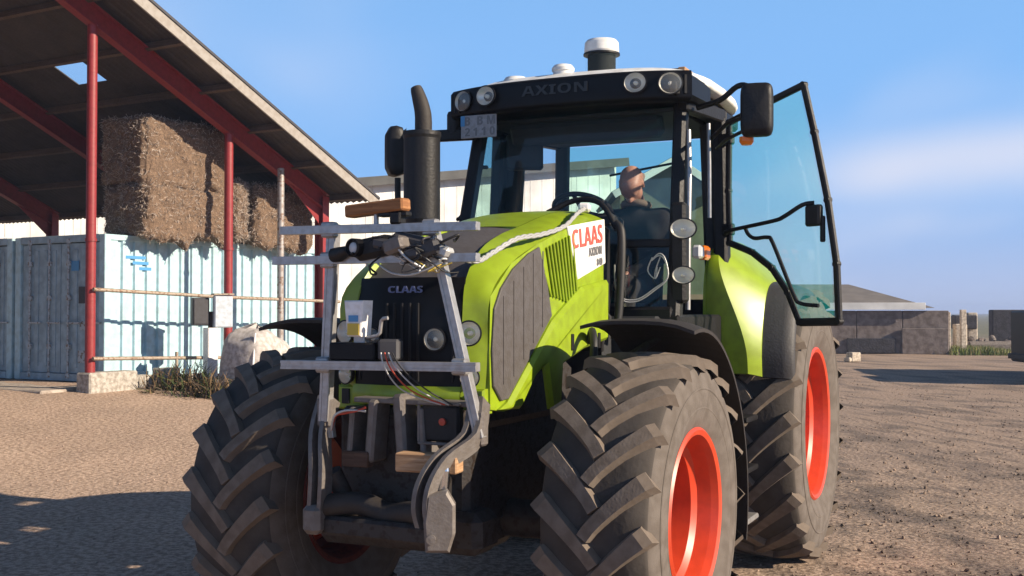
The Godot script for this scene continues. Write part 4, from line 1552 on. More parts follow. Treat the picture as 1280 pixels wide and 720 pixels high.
func make_hood(t: Node3D) -> void:
	var A := [Vector3(0.29, 1.38, 0.66), Vector3(0.30, 1.75, 0.66), Vector3(0.29, 1.95, 0.60), Vector3(0.27, 2.10, 0.40), Vector3(0.24, 2.19, 0.12), Vector3(0.22, 2.25, -0.15), Vector3(0.22, 2.36, -0.6), Vector3(0.22, 2.40, -0.95)]
	var B := [Vector3(0.39, 1.32, 0.60), Vector3(0.41, 1.6, 0.61), Vector3(0.42, 1.86, 0.60), Vector3(0.42, 2.03, 0.36), Vector3(0.42, 2.142, 0.035), Vector3(0.42, 2.22, -0.25), Vector3(0.42, 2.30, -0.6), Vector3(0.42, 2.345, -0.95)]
	var ref := Vector3(0, 1.7, -0.3)
	for s in [1.0, -1.0]:
		var a: Array = A if s > 0 else mirrored(A)
		var b: Array = B if s > 0 else mirrored(B)
		# ribbon arching from the headlamp to the cab
		var mb := MB.new()
		strip(mb, a, b, ref, 5, 0.012)
		# rounded lip into the centre recess
		var inn := []
		for p in a:
			inn.push_back(p + Vector3(-0.02 * s, -0.03, -0.02))
		strip(mb, a, inn, Vector3(s * 5.0, 1.7, 0.3), 1)
		part(t, "hood_arch", mb, M.green)
		# side shell under the ribbon
		var sb := MB.new()
		var pts := PackedVector2Array([Vector2(-0.97, 1.62), Vector2(-0.95, 2.345)])
		for p in [B[6], B[5], B[4], B[3], B[2], B[1], B[0]]:
			pts.push_back(Vector2(p.z, p.y))
		pts.append_array([Vector2(0.45, 1.30), Vector2(0.26, 1.31), Vector2(0.12, 1.44), Vector2(-0.2, 1.55)])
		# (z, y) outline standing at x = 0.38..0.42
		if s > 0:
			sb.prism(flip2(pts), Vector3(0.38, 0, 0), Vector3(0, 0, -1), Vector3.UP, 0.04, 0.0)
		else:
			sb.prism(pts, Vector3(-0.38, 0, 0), Vector3(0, 0, 1), Vector3.UP, 0.04, 0.0)
		part(t, "hood_side", sb, M.green)
		# grey side grille
		side_plate(t, "side_grille", [Vector2(0.035, 2.125), Vector2(0.17, 2.085), Vector2(0.36, 2.0), Vector2(0.50, 1.90), Vector2(0.575, 1.80), Vector2(0.60, 1.6), Vector2(0.585, 1.43), Vector2(0.50, 1.355), Vector2(0.42, 1.36), Vector2(-0.13, 1.765), Vector2(-0.07, 1.93)], s, 0.42, 0.014, M.hood_grey)
		for k in 5:
			var z := 0.48 - 0.12 * k
			var hi := 1.88 + 0.24 * minf(1.0, float(k) / 3.2)
			var lo := 1.42 + maxf(0.0, 0.08 * (k - 0.6))
			var rb := MB.new()
			rb.box(Vector3(s * 0.436, (hi + lo) * 0.5, z), Vector3(0.003, hi - lo - 0.03, 0.012), Basis.IDENTITY, 0.001)
			part(t, "grille_rib", rb, M.hood_grey)
		# slanting vent slats
		for k in 10:
			var z := -0.02 - 0.045 * k
			var f := k / 9.0
			var yt := 2.12 + 0.105 * f - (0.12 if k == 0 else 0.0)
			var yb := 1.87 - 0.10 * f + 0.02 * sin(PI * f)
			var sl := MB.new()
			var tilt := 0.10
			sl.beam(Vector3(s * 0.424, yb, z - 0.06 - tilt * 0.5), Vector3(s * 0.424, yt, z - 0.06 + tilt * 0.5), 0.012, 0.026, Vector3(s, 0, 0.9), 0.003)
			part(t, "vent_slat", sl, M.green)
		# white emblem panel
		if s > 0:
			var stk := side_plate(t, "emblem_panel", [Vector2(-0.36, 2.262), Vector2(-0.955, 2.345), Vector2(-0.97, 2.08), Vector2(-0.52, 1.97)], s, 0.42, 0.010, M.sticker_white)
			# thin slivers so that the panel stays flat print: maker's word and model marks
			lettering(stk, "CLAAS", 0.105, 0.004, Transform3D(Basis(Vector3.UP, PI / 2) * Basis(Vector3.BACK, 0.14) * Basis.from_scale(Vector3(1.15, 1.0, 1)), Vector3(0.433, 2.222, -0.665)), M.sticker_red)
			lettering(stk, "AXION", 0.050, 0.004, Transform3D(Basis(Vector3.UP, PI / 2) * Basis(Vector3.BACK, 0.13), Vector3(0.433, 2.145, -0.79)), M.sticker_grey)
			lettering(stk, "840", 0.042, 0.004, Transform3D(Basis(Vector3.UP, PI / 2) * Basis(Vector3.BACK, 0.13), Vector3(0.433, 2.085, -0.86)), M.sticker_grey)
		# swelling lower cowl with a bevelled upper edge
		side_plate(t, "lower_cowl", [Vector2(-0.12, 1.74), Vector2(0.44, 1.345), Vector2(0.53, 1.315), Vector2(0.30, 1.302), Vector2(0.10, 1.47), Vector2(-0.02, 1.5), Vector2(-0.09, 1.27), Vector2(-0.22, 1.27), Vector2(-0.25, 1.5), Vector2(-0.60, 1.58), Vector2(-0.96, 1.62), Vector2(-0.97, 1.98), Vector2(-0.55, 1.93)], s, 0.42, 0.035, M.green, 0.02)
		for k in 2:
			var lt := MB.new()
			lt.box(Vector3(s * 0.458, 1.62 - 0.0 * k, -0.36 - 0.42 * k), Vector3(0.012, 0.09, 0.03))
			part(t, "hood_latch", lt, M.black_plastic)
		# lower corner of the nose with the tow eye opening
		var cn := MB.new()
		cn.prism(PackedVector2Array([Vector2(0.24, 1.30), Vector2(0.41, 1.30), Vector2(0.41, 1.42), Vector2(0.27, 1.42)]) if s > 0 else PackedVector2Array([Vector2(-0.24, 1.30), Vector2(-0.27, 1.42), Vector2(-0.41, 1.42), Vector2(-0.41, 1.30)]), Vector3(0, 0, 0.56), Vector3.RIGHT, Vector3.UP, 0.09, 0.01)
		part(t, "nose_corner", cn, M.green)
		var hole := MB.new()
		hole.box(Vector3(s * 0.36, 1.365, 0.652), Vector3(0.045, 0.075, 0.012))
		part(t, "nose_opening", hole, M.black_plastic)
		round_lamp(t, "headlight", Vector3(s * 0.345, 1.685, 0.672), Vector3(s * 0.25, 0, 1), 0.055)
		round_lamp(t, "headlight", Vector3(s * 0.175, 1.655, 0.70), Vector3(s * 0.1, 0, 1), 0.052)
		round_lamp(t, "headlight", Vector3(s * 0.345, 1.475, 0.668), Vector3(s * 0.25, 0, 1), 0.045)
	# centre: grey top panel, green top, black grille and chin
	var Am := mirrored(A)
	var gt := MB.new()
	var a2 := []
	var am2 := []
	for i in range(2, 6):
		a2.push_back(A[i] + Vector3(-0.012, -0.012, -0.012))
		am2.push_back(Am[i] + Vector3(0.012, -0.012, -0.012))
	strip(gt, a2, am2, ref, 10, 0.02)
	part(t, "nose_panel", gt, M.hood_grey)
	var tp := MB.new()
	var a3 := []
	var am3 := []
	for i in range(5, 8):
		a3.push_back(A[i] + Vector3(0, 0.001, 0))
		am3.push_back(Am[i] + Vector3(0, 0.001, 0))
	strip(tp, a3, am3, ref, 10, 0.008)
	tp.quad(A[5] + Vector3(0, 0, 0), Am[5], Am[5] + Vector3(0, -0.03, 0), A[5] + Vector3(0, -0.03, 0), Vector3.BACK)
	part(t, "hood_top", tp, M.green)
	var bk := MB.new()
	bk.prism(PackedVector2Array([Vector2(-0.41, 1.55), Vector2(0.41, 1.55), Vector2(0.41, 2.33), Vector2(0.22, 2.39), Vector2(-0.22, 2.39), Vector2(-0.41, 2.33)]), Vector3(0, 0, -0.99), Vector3.RIGHT, Vector3.UP, 0.04)
	bk.box(Vector3(0, 1.93, -1.08), Vector3(0.80, 0.78, 0.16), Basis.IDENTITY, 0.03)  # unseen filler added to block sun between hood and windscreen
	part(t, "hood_rear_panel", bk, M.black_plastic)
	var gr := MB.new()
	var rows := []
	for i in 9:
		var y := lerpf(1.42, 1.955, i / 8.0)
		var row := []
		for k in 13:
			var x := lerpf(-0.295, 0.295, k / 12.0)
			var z := 0.665 + 0.045 * (1.0 - pow(absf(x) / 0.295, 2.0)) - 0.055 * smoothstep(1.75, 1.96, y)
			row.push_back(Vector3(x, y, z))
		rows.push_back(row)
	gr.grid(rows, ref)
	var gm := part(t, "front_grille", gr, M.black_gloss)
	for k in 13:
		var x := -0.26 + 0.52 * k / 12.0
		if absf(absf(x) - 0.175) < 0.05:
			continue
		var z := 0.668 + 0.045 * (1.0 - pow(absf(x) / 0.295, 2.0))
		var rb := MB.new()
		rb.box(Vector3(x, 1.64, z), Vector3(0.010, 0.38, 0.012), Basis.IDENTITY, 0.003)
		part(gm, "grille_bar", rb, M.black_plastic)
	lettering(gm, "CLAAS", 0.032, 0.006, Transform3D(Basis.from_scale(Vector3(1.5, 1, 1)), Vector3(0.0, 1.895, 0.683)), M.logo_blue)
	var chin := MB.new()
	var crow := []
	for i in 5:
		var y := lerpf(1.335, 1.43, i / 4.0)
		var row := []
		for k in 13:
			var x := lerpf(-0.30, 0.30, k / 12.0)
			row.push_back(Vector3(x, y, 0.675 + 0.045 * (1.0 - pow(absf(x) / 0.30, 2.0)) + 0.012 * sin(PI * i / 4.0)))
		crow.push_back(row)
	chin.grid(crow, ref)
	part(t, "chin", chin, M.green)
	# exhaust stack on the right
	var ex := MB.new()
	var ec := Vector3(-0.80, 0, -0.9)
	ex.lathe(ec, Vector3.UP, [Vector2(0.0, 1.7), Vector2(0.095, 1.7), Vector2(0.112, 1.75), Vector2(0.112, 2.36), Vector2(0.118, 2.38), Vector2(0.118, 2.90), Vector2(0.124, 2.92), Vector2(0.124, 2.945), Vector2(0.06, 2.955)], 28)
	var es := part(t, "exhaust_stack", ex, M.black_plastic)
	var ep := MB.new()
	ep.tube(resample([ec + Vector3(0.01, 2.92, 0), ec + Vector3(0.01, 3.04, 0), ec + Vector3(-0.005, 3.12, 0.0), ec + Vector3(-0.05, 3.24, -0.01)], 4), [0.056, 0.056, 0.056, 0.056, 0.055, 0.055, 0.054, 0.053, 0.052, 0.050, 0.046, 0.042, 0.036], 14)
	part(es, "tail_pipe", ep, M.mudguard_black)

func flip2(p: PackedVector2Array) -> PackedVector2Array:
	var o := PackedVector2Array()
	for i in range(p.size() - 1, -1, -1):
		o.push_back(Vector2(-p[i].x, p[i].y))
	return o

func side_plate(t: Node3D, called: String, zy: Array, s: float, x: float, thick: float, m: Material, ch := 0.004) -> MeshInstance3D:
	# flat piece on the hood's side, given as (z, y)
	var mb := MB.new()
	var p := PackedVector2Array(zy)
	if s > 0:
		mb.prism(flip2(p), Vector3(x, 0, 0), Vector3(0, 0, -1), Vector3.UP, thick, ch)
	else:
		mb.prism(p, Vector3(-x, 0, 0), Vector3(0, 0, 1), Vector3.UP, thick, ch)
	return part(t, called, mb, m)

func shell(mb: MB, rows: Array, thick: float, ref: Vector3) -> void:
	# surface with a second one "thick" nearer to ref, edges closed
	var back := []
	for r in rows:
		var q := []
		for p in r:
			q.push_back(p + (Vector3(p.x, ref.y, ref.z) - p).normalized() * thick)
		back.push_back(q)
	mb.grid(rows, ref)
	var far := ref + Vector3(0, 0, 0)
	var R := rows.size()
	var C: int = rows[0].size()
	for i in R - 1:
		for j in C - 1:
			var nn: Vector3 = (back[i][j + 1] - back[i][j]).cross(back[i + 1][j] - back[i][j]).normalized()
			if nn.dot(back[i][j] - Vector3(back[i][j].x, far.y, far.z)) > 0:
				nn = -nn
			mb.quad(back[i][j], back[i][j + 1], back[i + 1][j + 1], back[i + 1][j], nn)
	for i in R - 1:
		for j in [0, C - 1]:
			var o := Vector3(signf(rows[i][j].x - rows[i][C - 1 - j].x), 0, 0)
			mb.quad(rows[i][j], rows[i + 1][j], back[i + 1][j], back[i][j], o)
	for j in C - 1:
		for i in [0, R - 1]:
			var d: Vector3 = (rows[i][j] - rows[absi(i - 1)][j]).normalized()
			mb.quad(rows[i][j], rows[i][j + 1], back[i][j + 1], back[i][j], d)

func make_guards(t: Node3D) -> void:
	# front mudguards over the back of each front tyre
	for s in [1.0, -1.0]:
		var rows := []
		for i in 22:
			var a := deg_to_rad(lerpf(-9.0, 108.0, i / 21.0))
			var r := lerpf(0.955, 1.03, smoothstep(0.3, 1.0, i / 21.0))
			var row := []
			for k in 8:
				var f := k / 7.0
				var x := lerpf(0.70, 1.29, f)
				var rr := r - 0.05 * pow(absf(f - 0.45) / 0.55, 3.0)
				row.push_back(Vector3(s * x, 0.80 + rr * cos(a), -rr * sin(a)))
			rows.push_back(row)
		var mb := MB.new()
		shell(mb, rows, 0.018, Vector3(s * 1.0, 0.80, 0.0))
		var g := part(t, "front_mudguard", mb, M.mudguard_black)
		var br := MB.new()
		br.tube([Vector3(s * 0.62, 1.0, -0.3), Vector3(s * 0.68, 1.5, -0.5), Vector3(s * 0.95, 1.66, -0.42)], 0.025, 8)
		part(g, "bracket", br, M.chassis)
	# rear fenders: green shell with dark flared edge
	for s in [1.0, -1.0]:
		var prof := [Vector2(-1.96, 1.38), Vector2(-1.94, 1.60), Vector2(-1.945, 1.92), Vector2(-2.00, 2.11), Vector2(-2.13, 2.22), Vector2(-2.4, 2.28), Vector2(-2.8, 2.29), Vector2(-3.3, 2.22), Vector2(-3.75, 2.0), Vector2(-4.0, 1.65)]
		var p3 := []
		for q in prof:
			p3.push_back(Vector3(0, q.y, q.x))
		var fine := resample(p3, 4)
		var ctr := Vector3(s * 1.0, 1.1, -2.99)
		var g := MB.new()
		var fl := MB.new()
		var rows := []
		var frows := []
		var orows := []
		for q in fine:
			var inward: Vector3 = (Vector3(0, ctr.y, ctr.z) - q).normalized()
			var row := []
			# a crease runs from the crown down to the outer corner; outside it the shell slopes away
			var low := smoothstep(2.30, 1.45, q.y) if q.z > -2.5 else 0.0
			var xb := lerpf(0.83, 1.06, low)
			var outer := []
			for k in [[0.765, 0.035], [0.775, 0.008], [0.79, 0.0], [lerpf(0.79, xb, 0.6), 0.0], [xb, 0.002]]:
				row.push_back(Vector3(s * k[0], q.y, q.z) + inward * k[1])
			for k in [[xb, 0.002], [lerpf(xb, 1.135, 0.5), (1.135 - xb) * 0.45], [1.135, (1.135 - xb) * 0.95 + 0.01]]:
				outer.push_back(Vector3(s * k[0], q.y, q.z) + inward * k[1])
			orows.push_back(outer)
			rows.push_back(row)
			var fr := []
			for k in [[1.12, (1.135 - xb) * 0.93 + 0.025], [1.16, (1.135 - xb) * 0.95 + 0.03], [1.26, (1.135 - xb) * 0.98 + 0.04], [1.32, (1.135 - xb) + 0.06], [1.335, (1.135 - xb) + 0.10]]:
				fr.push_back(Vector3(s * k[0], q.y, q.z) + inward * k[1])
			frows.push_back(fr)
		shell(g, rows, 0.02, ctr)
		shell(g, orows, 0.02, ctr)
		shell(fl, frows, 0.02, ctr)
		var fd := part(t, "rear_fender", g, M.green)
		part(fd, "fender_flare", fl, M.flare_black)
		# deep green inner cheek
		var ck := MB.new()
		var poly := PackedVector2Array([Vector2(-1.97, 1.38)])
		for q in fine:
			poly.push_back(Vector2(q.z, q.y - 0.02))
		poly.push_back(Vector2(-3.9, 1.4))
		if s > 0:
			ck.prism(flip2(poly), Vector3(0.765, 0, 0), Vector3(0, 0, -1), Vector3.UP, 0.02)
		else:
			ck.prism(poly, Vector3(-0.765, 0, 0), Vector3(0, 0, 1), Vector3.UP, 0.02)
		part(fd, "fender_cheek", ck, M.green)

func pane4(mb: MB, a: Vector3, b: Vector3, c: Vector3, d: Vector3, bow: Vector3, n := 8) -> void:
	var rows := []
	for i in n + 1:
		var row := []
		for k in n + 1:
			var u := float(k) / n
			var v := float(i) / n
			row.push_back(a.lerp(b, u).lerp(d.lerp(c, u), v) + bow * (1.0 - pow(2.0 * u - 1.0, 2.0)))
		rows.push_back(row)
	mb.grid(rows, (a + b + c + d) * 0.25 - bow.normalized() * 5.0 if bow.length() > 0 else Vector3(0, 2.4, -2.0))

func make_cab(t: Node3D) -> void:
	# tub and floor; two unseen front boxes added to block stray sun
	var tub := MB.new()
	tub.box(Vector3(0, 1.22, -2.05), Vector3(1.3, 0.12, 1.6), Basis.IDENTITY, 0.02)
	tub.box(Vector3(0, 1.52, -2.80), Vector3(1.3, 0.72, 0.12), Basis.IDENTITY, 0.02)
	tub.box(Vector3(0, 1.47, -1.05), Vector3(0.84, 0.62, 0.14), Basis.IDENTITY, 0.02)
	tub.box(Vector3(0, 1.48, -1.16), Vector3(1.42, 0.56, 0.10), Basis.IDENTITY, 0.02)
	part(t, "cab_floor", tub, M.cab_dark)
	for s in [1.0, -1.0]:
		var ap := MB.new()
		ap.beam(Vector3(s * 0.775, 1.70, -1.24), Vector3(s * 0.715, 3.14, -1.62), 0.085, 0.10, Vector3.BACK, 0.02)
		part(t, "front_pillar", ap, M.black_plastic)
		var cp := MB.new()
		cp.beam(Vector3(s * 0.86, 1.9, -2.10), Vector3(s * 0.83, 3.12, -2.14), 0.10, 0.11, Vector3.BACK, 0.02)
		part(t, "door_pillar", cp, M.black_plastic)
		var tr := MB.new()
		tr.beam(Vector3(s * 0.80, 1.95, -2.20), Vector3(s * 0.75, 3.10, -2.24), 0.16, 0.10, Vector3.BACK, 0.03)
		if s > 0:
			tr.box(Vector3(0.745, 2.62, -2.42), Vector3(0.05, 0.98, 0.42), Basis(Vector3.UP, 0.27), 0.02)
		part(t, "pillar_trim", tr, M.cab_dark)
		var rp := MB.new()
		rp.beam(Vector3(s * 0.64, 1.8, -2.86), Vector3(s * 0.62, 3.14, -2.86), 0.10, 0.10, Vector3.BACK, 0.02)
		part(t, "rear_pillar", rp, M.cab_dark)
		var sl := MB.new()
		sl.beam(Vector3(s * 0.84, 2.20, -2.14), Vector3(s * 0.66, 2.24, -2.86), 0.07, 0.10, Vector3.UP)
		part(t, "side_sill", sl, M.black_plastic)
		var gs := MB.new()
		pane4(gs, Vector3(s * 0.855, 2.26, -2.17), Vector3(s * 0.665, 2.28, -2.83), Vector3(s * 0.645, 3.10, -2.83), Vector3(s * 0.825, 3.10, -2.18), Vector3.ZERO, 1)
		part(t, "quarter_window", gs, M.cab_glass)
		var rl := MB.new()
		rl.beam(Vector3(s * 0.74, 3.12, -1.55), Vector3(s * 0.84, 3.12, -2.14), 0.08, 0.09, Vector3.UP, 0.01)
		rl.beam(Vector3(s * 0.84, 3.12, -2.14), Vector3(s * 0.64, 3.12, -2.86), 0.08, 0.09, Vector3.UP, 0.01)
		part(t, "roof_rail", rl, M.black_plastic)
		var slw := MB.new()
		slw.beam(Vector3(s * 0.78, 1.47, -1.20), Vector3(s * 0.86, 1.47, -2.06), 0.08, 0.60, Vector3.UP, 0.015)
		part(t, "door_sill", slw, M.black_plastic)
	# closed right door glass and its handle bar
	var rd := MB.new()
	for e in [0.0, -0.005]:
		pane4(rd, Vector3(-0.815 + e, 1.80, -1.32), Vector3(-0.875 + e, 1.95, -2.05), Vector3(-0.845 + e, 3.08, -2.09), Vector3(-0.745 + e, 3.08, -1.64), Vector3(0.0001 if e == 0.0 else -0.0001, 0, 0), 1)
	var rdp := part(t, "right_door", rd, M.rear_glass)
	var rb := MB.new()
	rb.tube(resample([Vector3(-0.80, 2.42, -1.40), Vector3(-0.82, 2.48, -1.52), Vector3(-0.80, 2.72, -1.60), Vector3(-0.80, 2.80, -1.66), Vector3(-0.80, 2.83, -1.85)], 4), 0.014, 8)
	part(rdp, "grab_bar", rb, M.black_plastic)
	var fs := MB.new()
	fs.beam(Vector3(-0.78, 1.76, -1.25), Vector3(0.78, 1.76, -1.25), 0.10, 0.12, Vector3.UP, 0.02)
	part(t, "windscreen_sill", fs, M.black_plastic)
	var mid := MB.new()
	mid.beam(Vector3(0.40, 2.215, -1.30), Vector3(0.76, 2.215, -1.36), 0.05, 0.055, Vector3.UP, 0.01)
	part(t, "windscreen_bar", mid, M.black_plastic)
	var ws := MB.new()
	pane4(ws, Vector3(-0.745, 1.82, -1.24), Vector3(0.745, 1.82, -1.24), Vector3(0.685, 3.12, -1.58), Vector3(-0.685, 3.12, -1.58), Vector3(0, 0, 0.07), 12)
	part(t, "windscreen", ws, M.cab_glass)
	var rg := MB.new()
	rg.box(Vector3(0, 2.505, -2.88), Vector3(1.18, 1.17, 0.006), Basis.IDENTITY, 0.0)
	part(t, "rear_window", rg, M.rear_glass)
	# roof: black front visor with lamps, white cap, dark lining
	var rf := MB.new()
	var lay := func(hx: float, zf: float, zb: float, y: float, tilt: float) -> Array:
		var o := []
		for k in 40:
			var a := TAU * k / 40.0
			var cx := signf(cos(a)) * pow(absf(cos(a)), 0.42)
			var cz := signf(sin(a)) * pow(absf(sin(a)), 0.42)
			var z := lerpf(zb, zf, cz * 0.5 + 0.5)
			# side narrower to the rear and bowed front
			var w := hx * lerpf(0.93, 1.0, smoothstep(zb, zb + 0.8, z))
			var fr := 0.10 * pow(absf(cx), 2.0) * smoothstep(-2.0, -1.3, z)
			o.push_back(Vector3(cx * w, y + tilt * (z + 2.1), z - fr))
		return o
	rf.grid([lay.call(0.80, -1.36, -2.98, 3.239, 0.0), lay.call(0.86, -1.31, -3.04, 3.249, 0.0), lay.call(0.875, -1.305, -3.05, 3.274, 0.0), lay.call(0.86, -1.32, -3.04, 3.314, 0.0), lay.call(0.78, -1.40, -2.95, 3.349, 0.01), lay.call(0.5, -1.6, -2.7, 3.374, 0.01), lay.call(0.02, -2.1, -2.15, 3.386, 0.0)], Vector3(0, 3.2, -2.1), true)
	part(t, "roof", rf, M.white_paint)
	var vs := MB.new()
	var vr := []
	for e in [[3.105, -0.05, 0.80], [3.112, -0.012, 0.835], [3.135, 0.0, 0.85], [3.275, 0.0, 0.85], [3.30, -0.018, 0.84], [3.305, -0.06, 0.80]]:
		var row := []
		for k in 25:
			var u := lerpf(-1.0, 1.0, k / 24.0)
			var z: float = -1.262 + e[1] - 0.13 * pow(absf(u), 3.0)
			row.push_back(Vector3(u * e[2], e[0] + 0.005 * (1.0 - u * u), z))
		vr.push_back(row)
	vs.grid(vr, Vector3(0, 3.18, -2.0))
	for s in [-1.0, 1.0]:
		vs.box(Vector3(s * 0.80, 3.21, -1.60), Vector3(0.09, 0.16, 0.46), Basis(Vector3.UP, s * -0.06), 0.03)
	vs.box(Vector3(0, 3.185, -2.12), Vector3(1.56, 0.11, 1.56), Basis.IDENTITY, 0.02)
	var vp := part(t, "roof_visor", vs, M.black_gloss)
	for s in [-1.0, 1.0]:
		round_lamp(t, "work_light", Vector3(s * 0.725, 3.215, -1.340), Vector3(s * 0.32, 0, 1), 0.066, 1.08)
		round_lamp(t, "work_light", Vector3(s * 0.52, 3.222, -1.268), Vector3(s * 0.12, 0, 1), 0.062, 1.1)
	lettering(vp, "AXION", 0.062, 0.004, Transform3D(Basis.from_scale(Vector3(1.7, 1, 1)), Vector3(-0.02, 3.225, -1.255)), M.visor_letters)
	var lin2 := MB.new()
	lin2.box(Vector3(0, 3.10, -2.2), Vector3(1.40, 0.03, 1.2), Basis.IDENTITY, 0.01)
	part(t, "headliner", lin2, M.cab_dark)
	# right side wide number plate under the visor
	var np := MB.new()
	np.box(Vector3(-0.605, 3.035, -1.33), Vector3(0.265, 0.155, 0.012), Basis.IDENTITY, 0.004)
	var pl := part(t, "number_plate", np, M.plate)
	var bb := MB.new()
	bb.box(Vector3(-0.722, 3.075, -1.322), Vector3(0.03, 0.07, 0.004), Basis.IDENTITY, 0.0)
	part(pl, "blue_band", bb, M.mark_blue)
	lettering(pl, "B  B M", 0.058, 0.003, Transform3D(Basis.IDENTITY, Vector3(-0.595, 3.072, -1.323)), M.sticker_grey)
	lettering(pl, "2 1 1 0", 0.055, 0.003, Transform3D(Basis.IDENTITY, Vector3(-0.595, 2.998, -1.323)), M.sticker_grey)

func door_p(s: float, y: float, off := 0.0) -> Vector3:
	var d := Vector3(0.837, 0, 0.547)
	return Vector3(0.90, y, -2.05) + d * s + Vector3(-0.547, 0, 0.837) * off

func make_door(t: Node3D) -> void:
	var outline := [Vector2(0.03, 2.25), Vector2(0.02, 2.6), Vector2(0.03, 3.06), Vector2(0.40, 3.14), Vector2(0.70, 3.20), Vector2(0.785, 2.894), Vector2(0.89, 2.466), Vector2(0.956, 2.075), Vector2(0.972, 1.729), Vector2(0.657, 1.722), Vector2(0.557, 1.913), Vector2(0.419, 2.069), Vector2(0.239, 2.179)]
	var d := Node3D.new()
	d.name = "door"
	t.add_child(d)
	d.set_meta("label", "glass cab door standing wide open on its rear hinges")
	var fr := MB.new()
	var pts := []
	for q in outline:
		pts.push_back(door_p(q.x, q.y))
	for i in pts.size():
		var a: Vector3 = pts[i]
		var b: Vector3 = pts[(i + 1) % pts.size()]
		var w := 0.042 if i != 8 else 0.05
		fr.beam(a, b, 0.035, w, Vector3(-0.547, 0, 0.837).cross((b - a).normalized()), 0.008)
		fr.lathe(a - Vector3(-0.547, 0, 0.837) * 0.0175, Vector3(-0.547, 0, 0.837), [Vector2(0, 0), Vector2(0.021, 0.0), Vector2(0.021, 0.035), Vector2(0, 0.035)], 12)
	part(d, "door_frame", fr, M.black_plastic)
	var g := MB.new()
	var poly := PackedVector2Array()
	for q in outline:
		poly.push_back(q)
	var idx := Geometry2D.triangulate_polygon(poly)
	var nn := Vector3(-0.547, 0, 0.837)
	for k in range(0, idx.size(), 3):
		for e in [0.001]:
			g.tri(door_p(poly[idx[k]].x, poly[idx[k]].y, e), door_p(poly[idx[k + 1]].x, poly[idx[k + 1]].y, e), door_p(poly[idx[k + 2]].x, poly[idx[k + 2]].y, e), nn * signf(e), nn * signf(e), nn * signf(e))
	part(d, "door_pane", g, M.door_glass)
	var b1 := MB.new()
	b1.tube(resample([door_p(0.03, 2.31, 0.03), door_p(0.10, 2.325, 0.07), door_p(0.50, 2.362, 0.07), door_p(0.60, 2.385, 0.07), door_p(0.74, 2.445, 0.06), door_p(0.80, 2.455, 0.02)], 4), 0.014, 8)
	part(d, "grab_bar", b1, M.black_plastic)
	var b2 := MB.new()
	b2.tube(resample([door_p(0.24, 2.335, 0.06), door_p(0.27, 2.29, 0.06), door_p(0.33, 2.262, 0.06), door_p(0.44, 2.262, 0.06), door_p(0.49, 2.22, 0.06), door_p(0.66, 1.90, 0.06), door_p(0.71, 1.84, 0.05), door_p(0.83, 1.825, 0.02)], 4), 0.013, 8)
	part(d, "grab_bar", b2, M.black_plastic)
	var la := MB.new()
	la.box(door_p(0.815, 2.375, 0.04), Vector3(0.12, 0.13, 0.05), Basis(Vector3(0.837, 0, 0.547), Vector3.UP, Vector3(-0.547, 0, 0.837)), 0.02)
	la.box(door_p(0.875, 2.29, 0.03), Vector3(0.03, 0.16, 0.03), Basis(Vector3(0.837, 0, 0.547), Vector3.UP, Vector3(-0.547, 0, 0.837)), 0.008)
	part(d, "latch", la, M.black_plastic)
	for y in [2.34, 2.95]:
		var h := MB.new()
		h.beam(Vector3(0.84, y, -2.11), door_p(0.06, y), 0.05, 0.08, Vector3.UP, 0.01)
		part(d, "hinge", h, M.black_plastic)

func mirror_arm(t: Node3D, pts: Array, face: Vector3, ctr: Vector3, w: float, h: float, called: String) -> Node3D:
	var n := Node3D.new()
	n.name = numbered(t, called)
	t.add_child(n, true)
	var am := MB.new()
	am.tube(resample(pts, 4), 0.019, 8)
	part(n, "arm", am, M.black_plastic)
	var z := face.normalized()
	var x := Vector3.UP.cross(z).normalized()
	var mb := MB.new()
	var rows := []
	for e in [[0.01, -0.045], [0.7, -0.04], [0.94, -0.02], [1.0, 0.02], [0.96, 0.06], [0.7, 0.085], [0.01, 0.09]]:
		var row := []
		for k in 32:
			var a := TAU * k / 32.0
			var cx := signf(cos(a)) * pow(absf(cos(a)), 0.35)
			var cy := signf(sin(a)) * pow(absf(sin(a)), 0.35)
			row.push_back(ctr + x * cx * w * 0.5 * e[0] + Vector3.UP * cy * h * 0.5 * e[0] + z * e[1])
		rows.push_back(row)
	mb.grid(rows, ctr, true)
	part(n, "mirror_shell", mb, M.black_plastic)
	var gl := MB.new()
	gl.box(ctr - z * 0.044, Vector3(w * 0.86, h * 0.88, 0.006), Basis(x, Vector3.UP, z), 0.002)
	part(n, "mirror_glass", gl, M.mirror_silver)
	return n

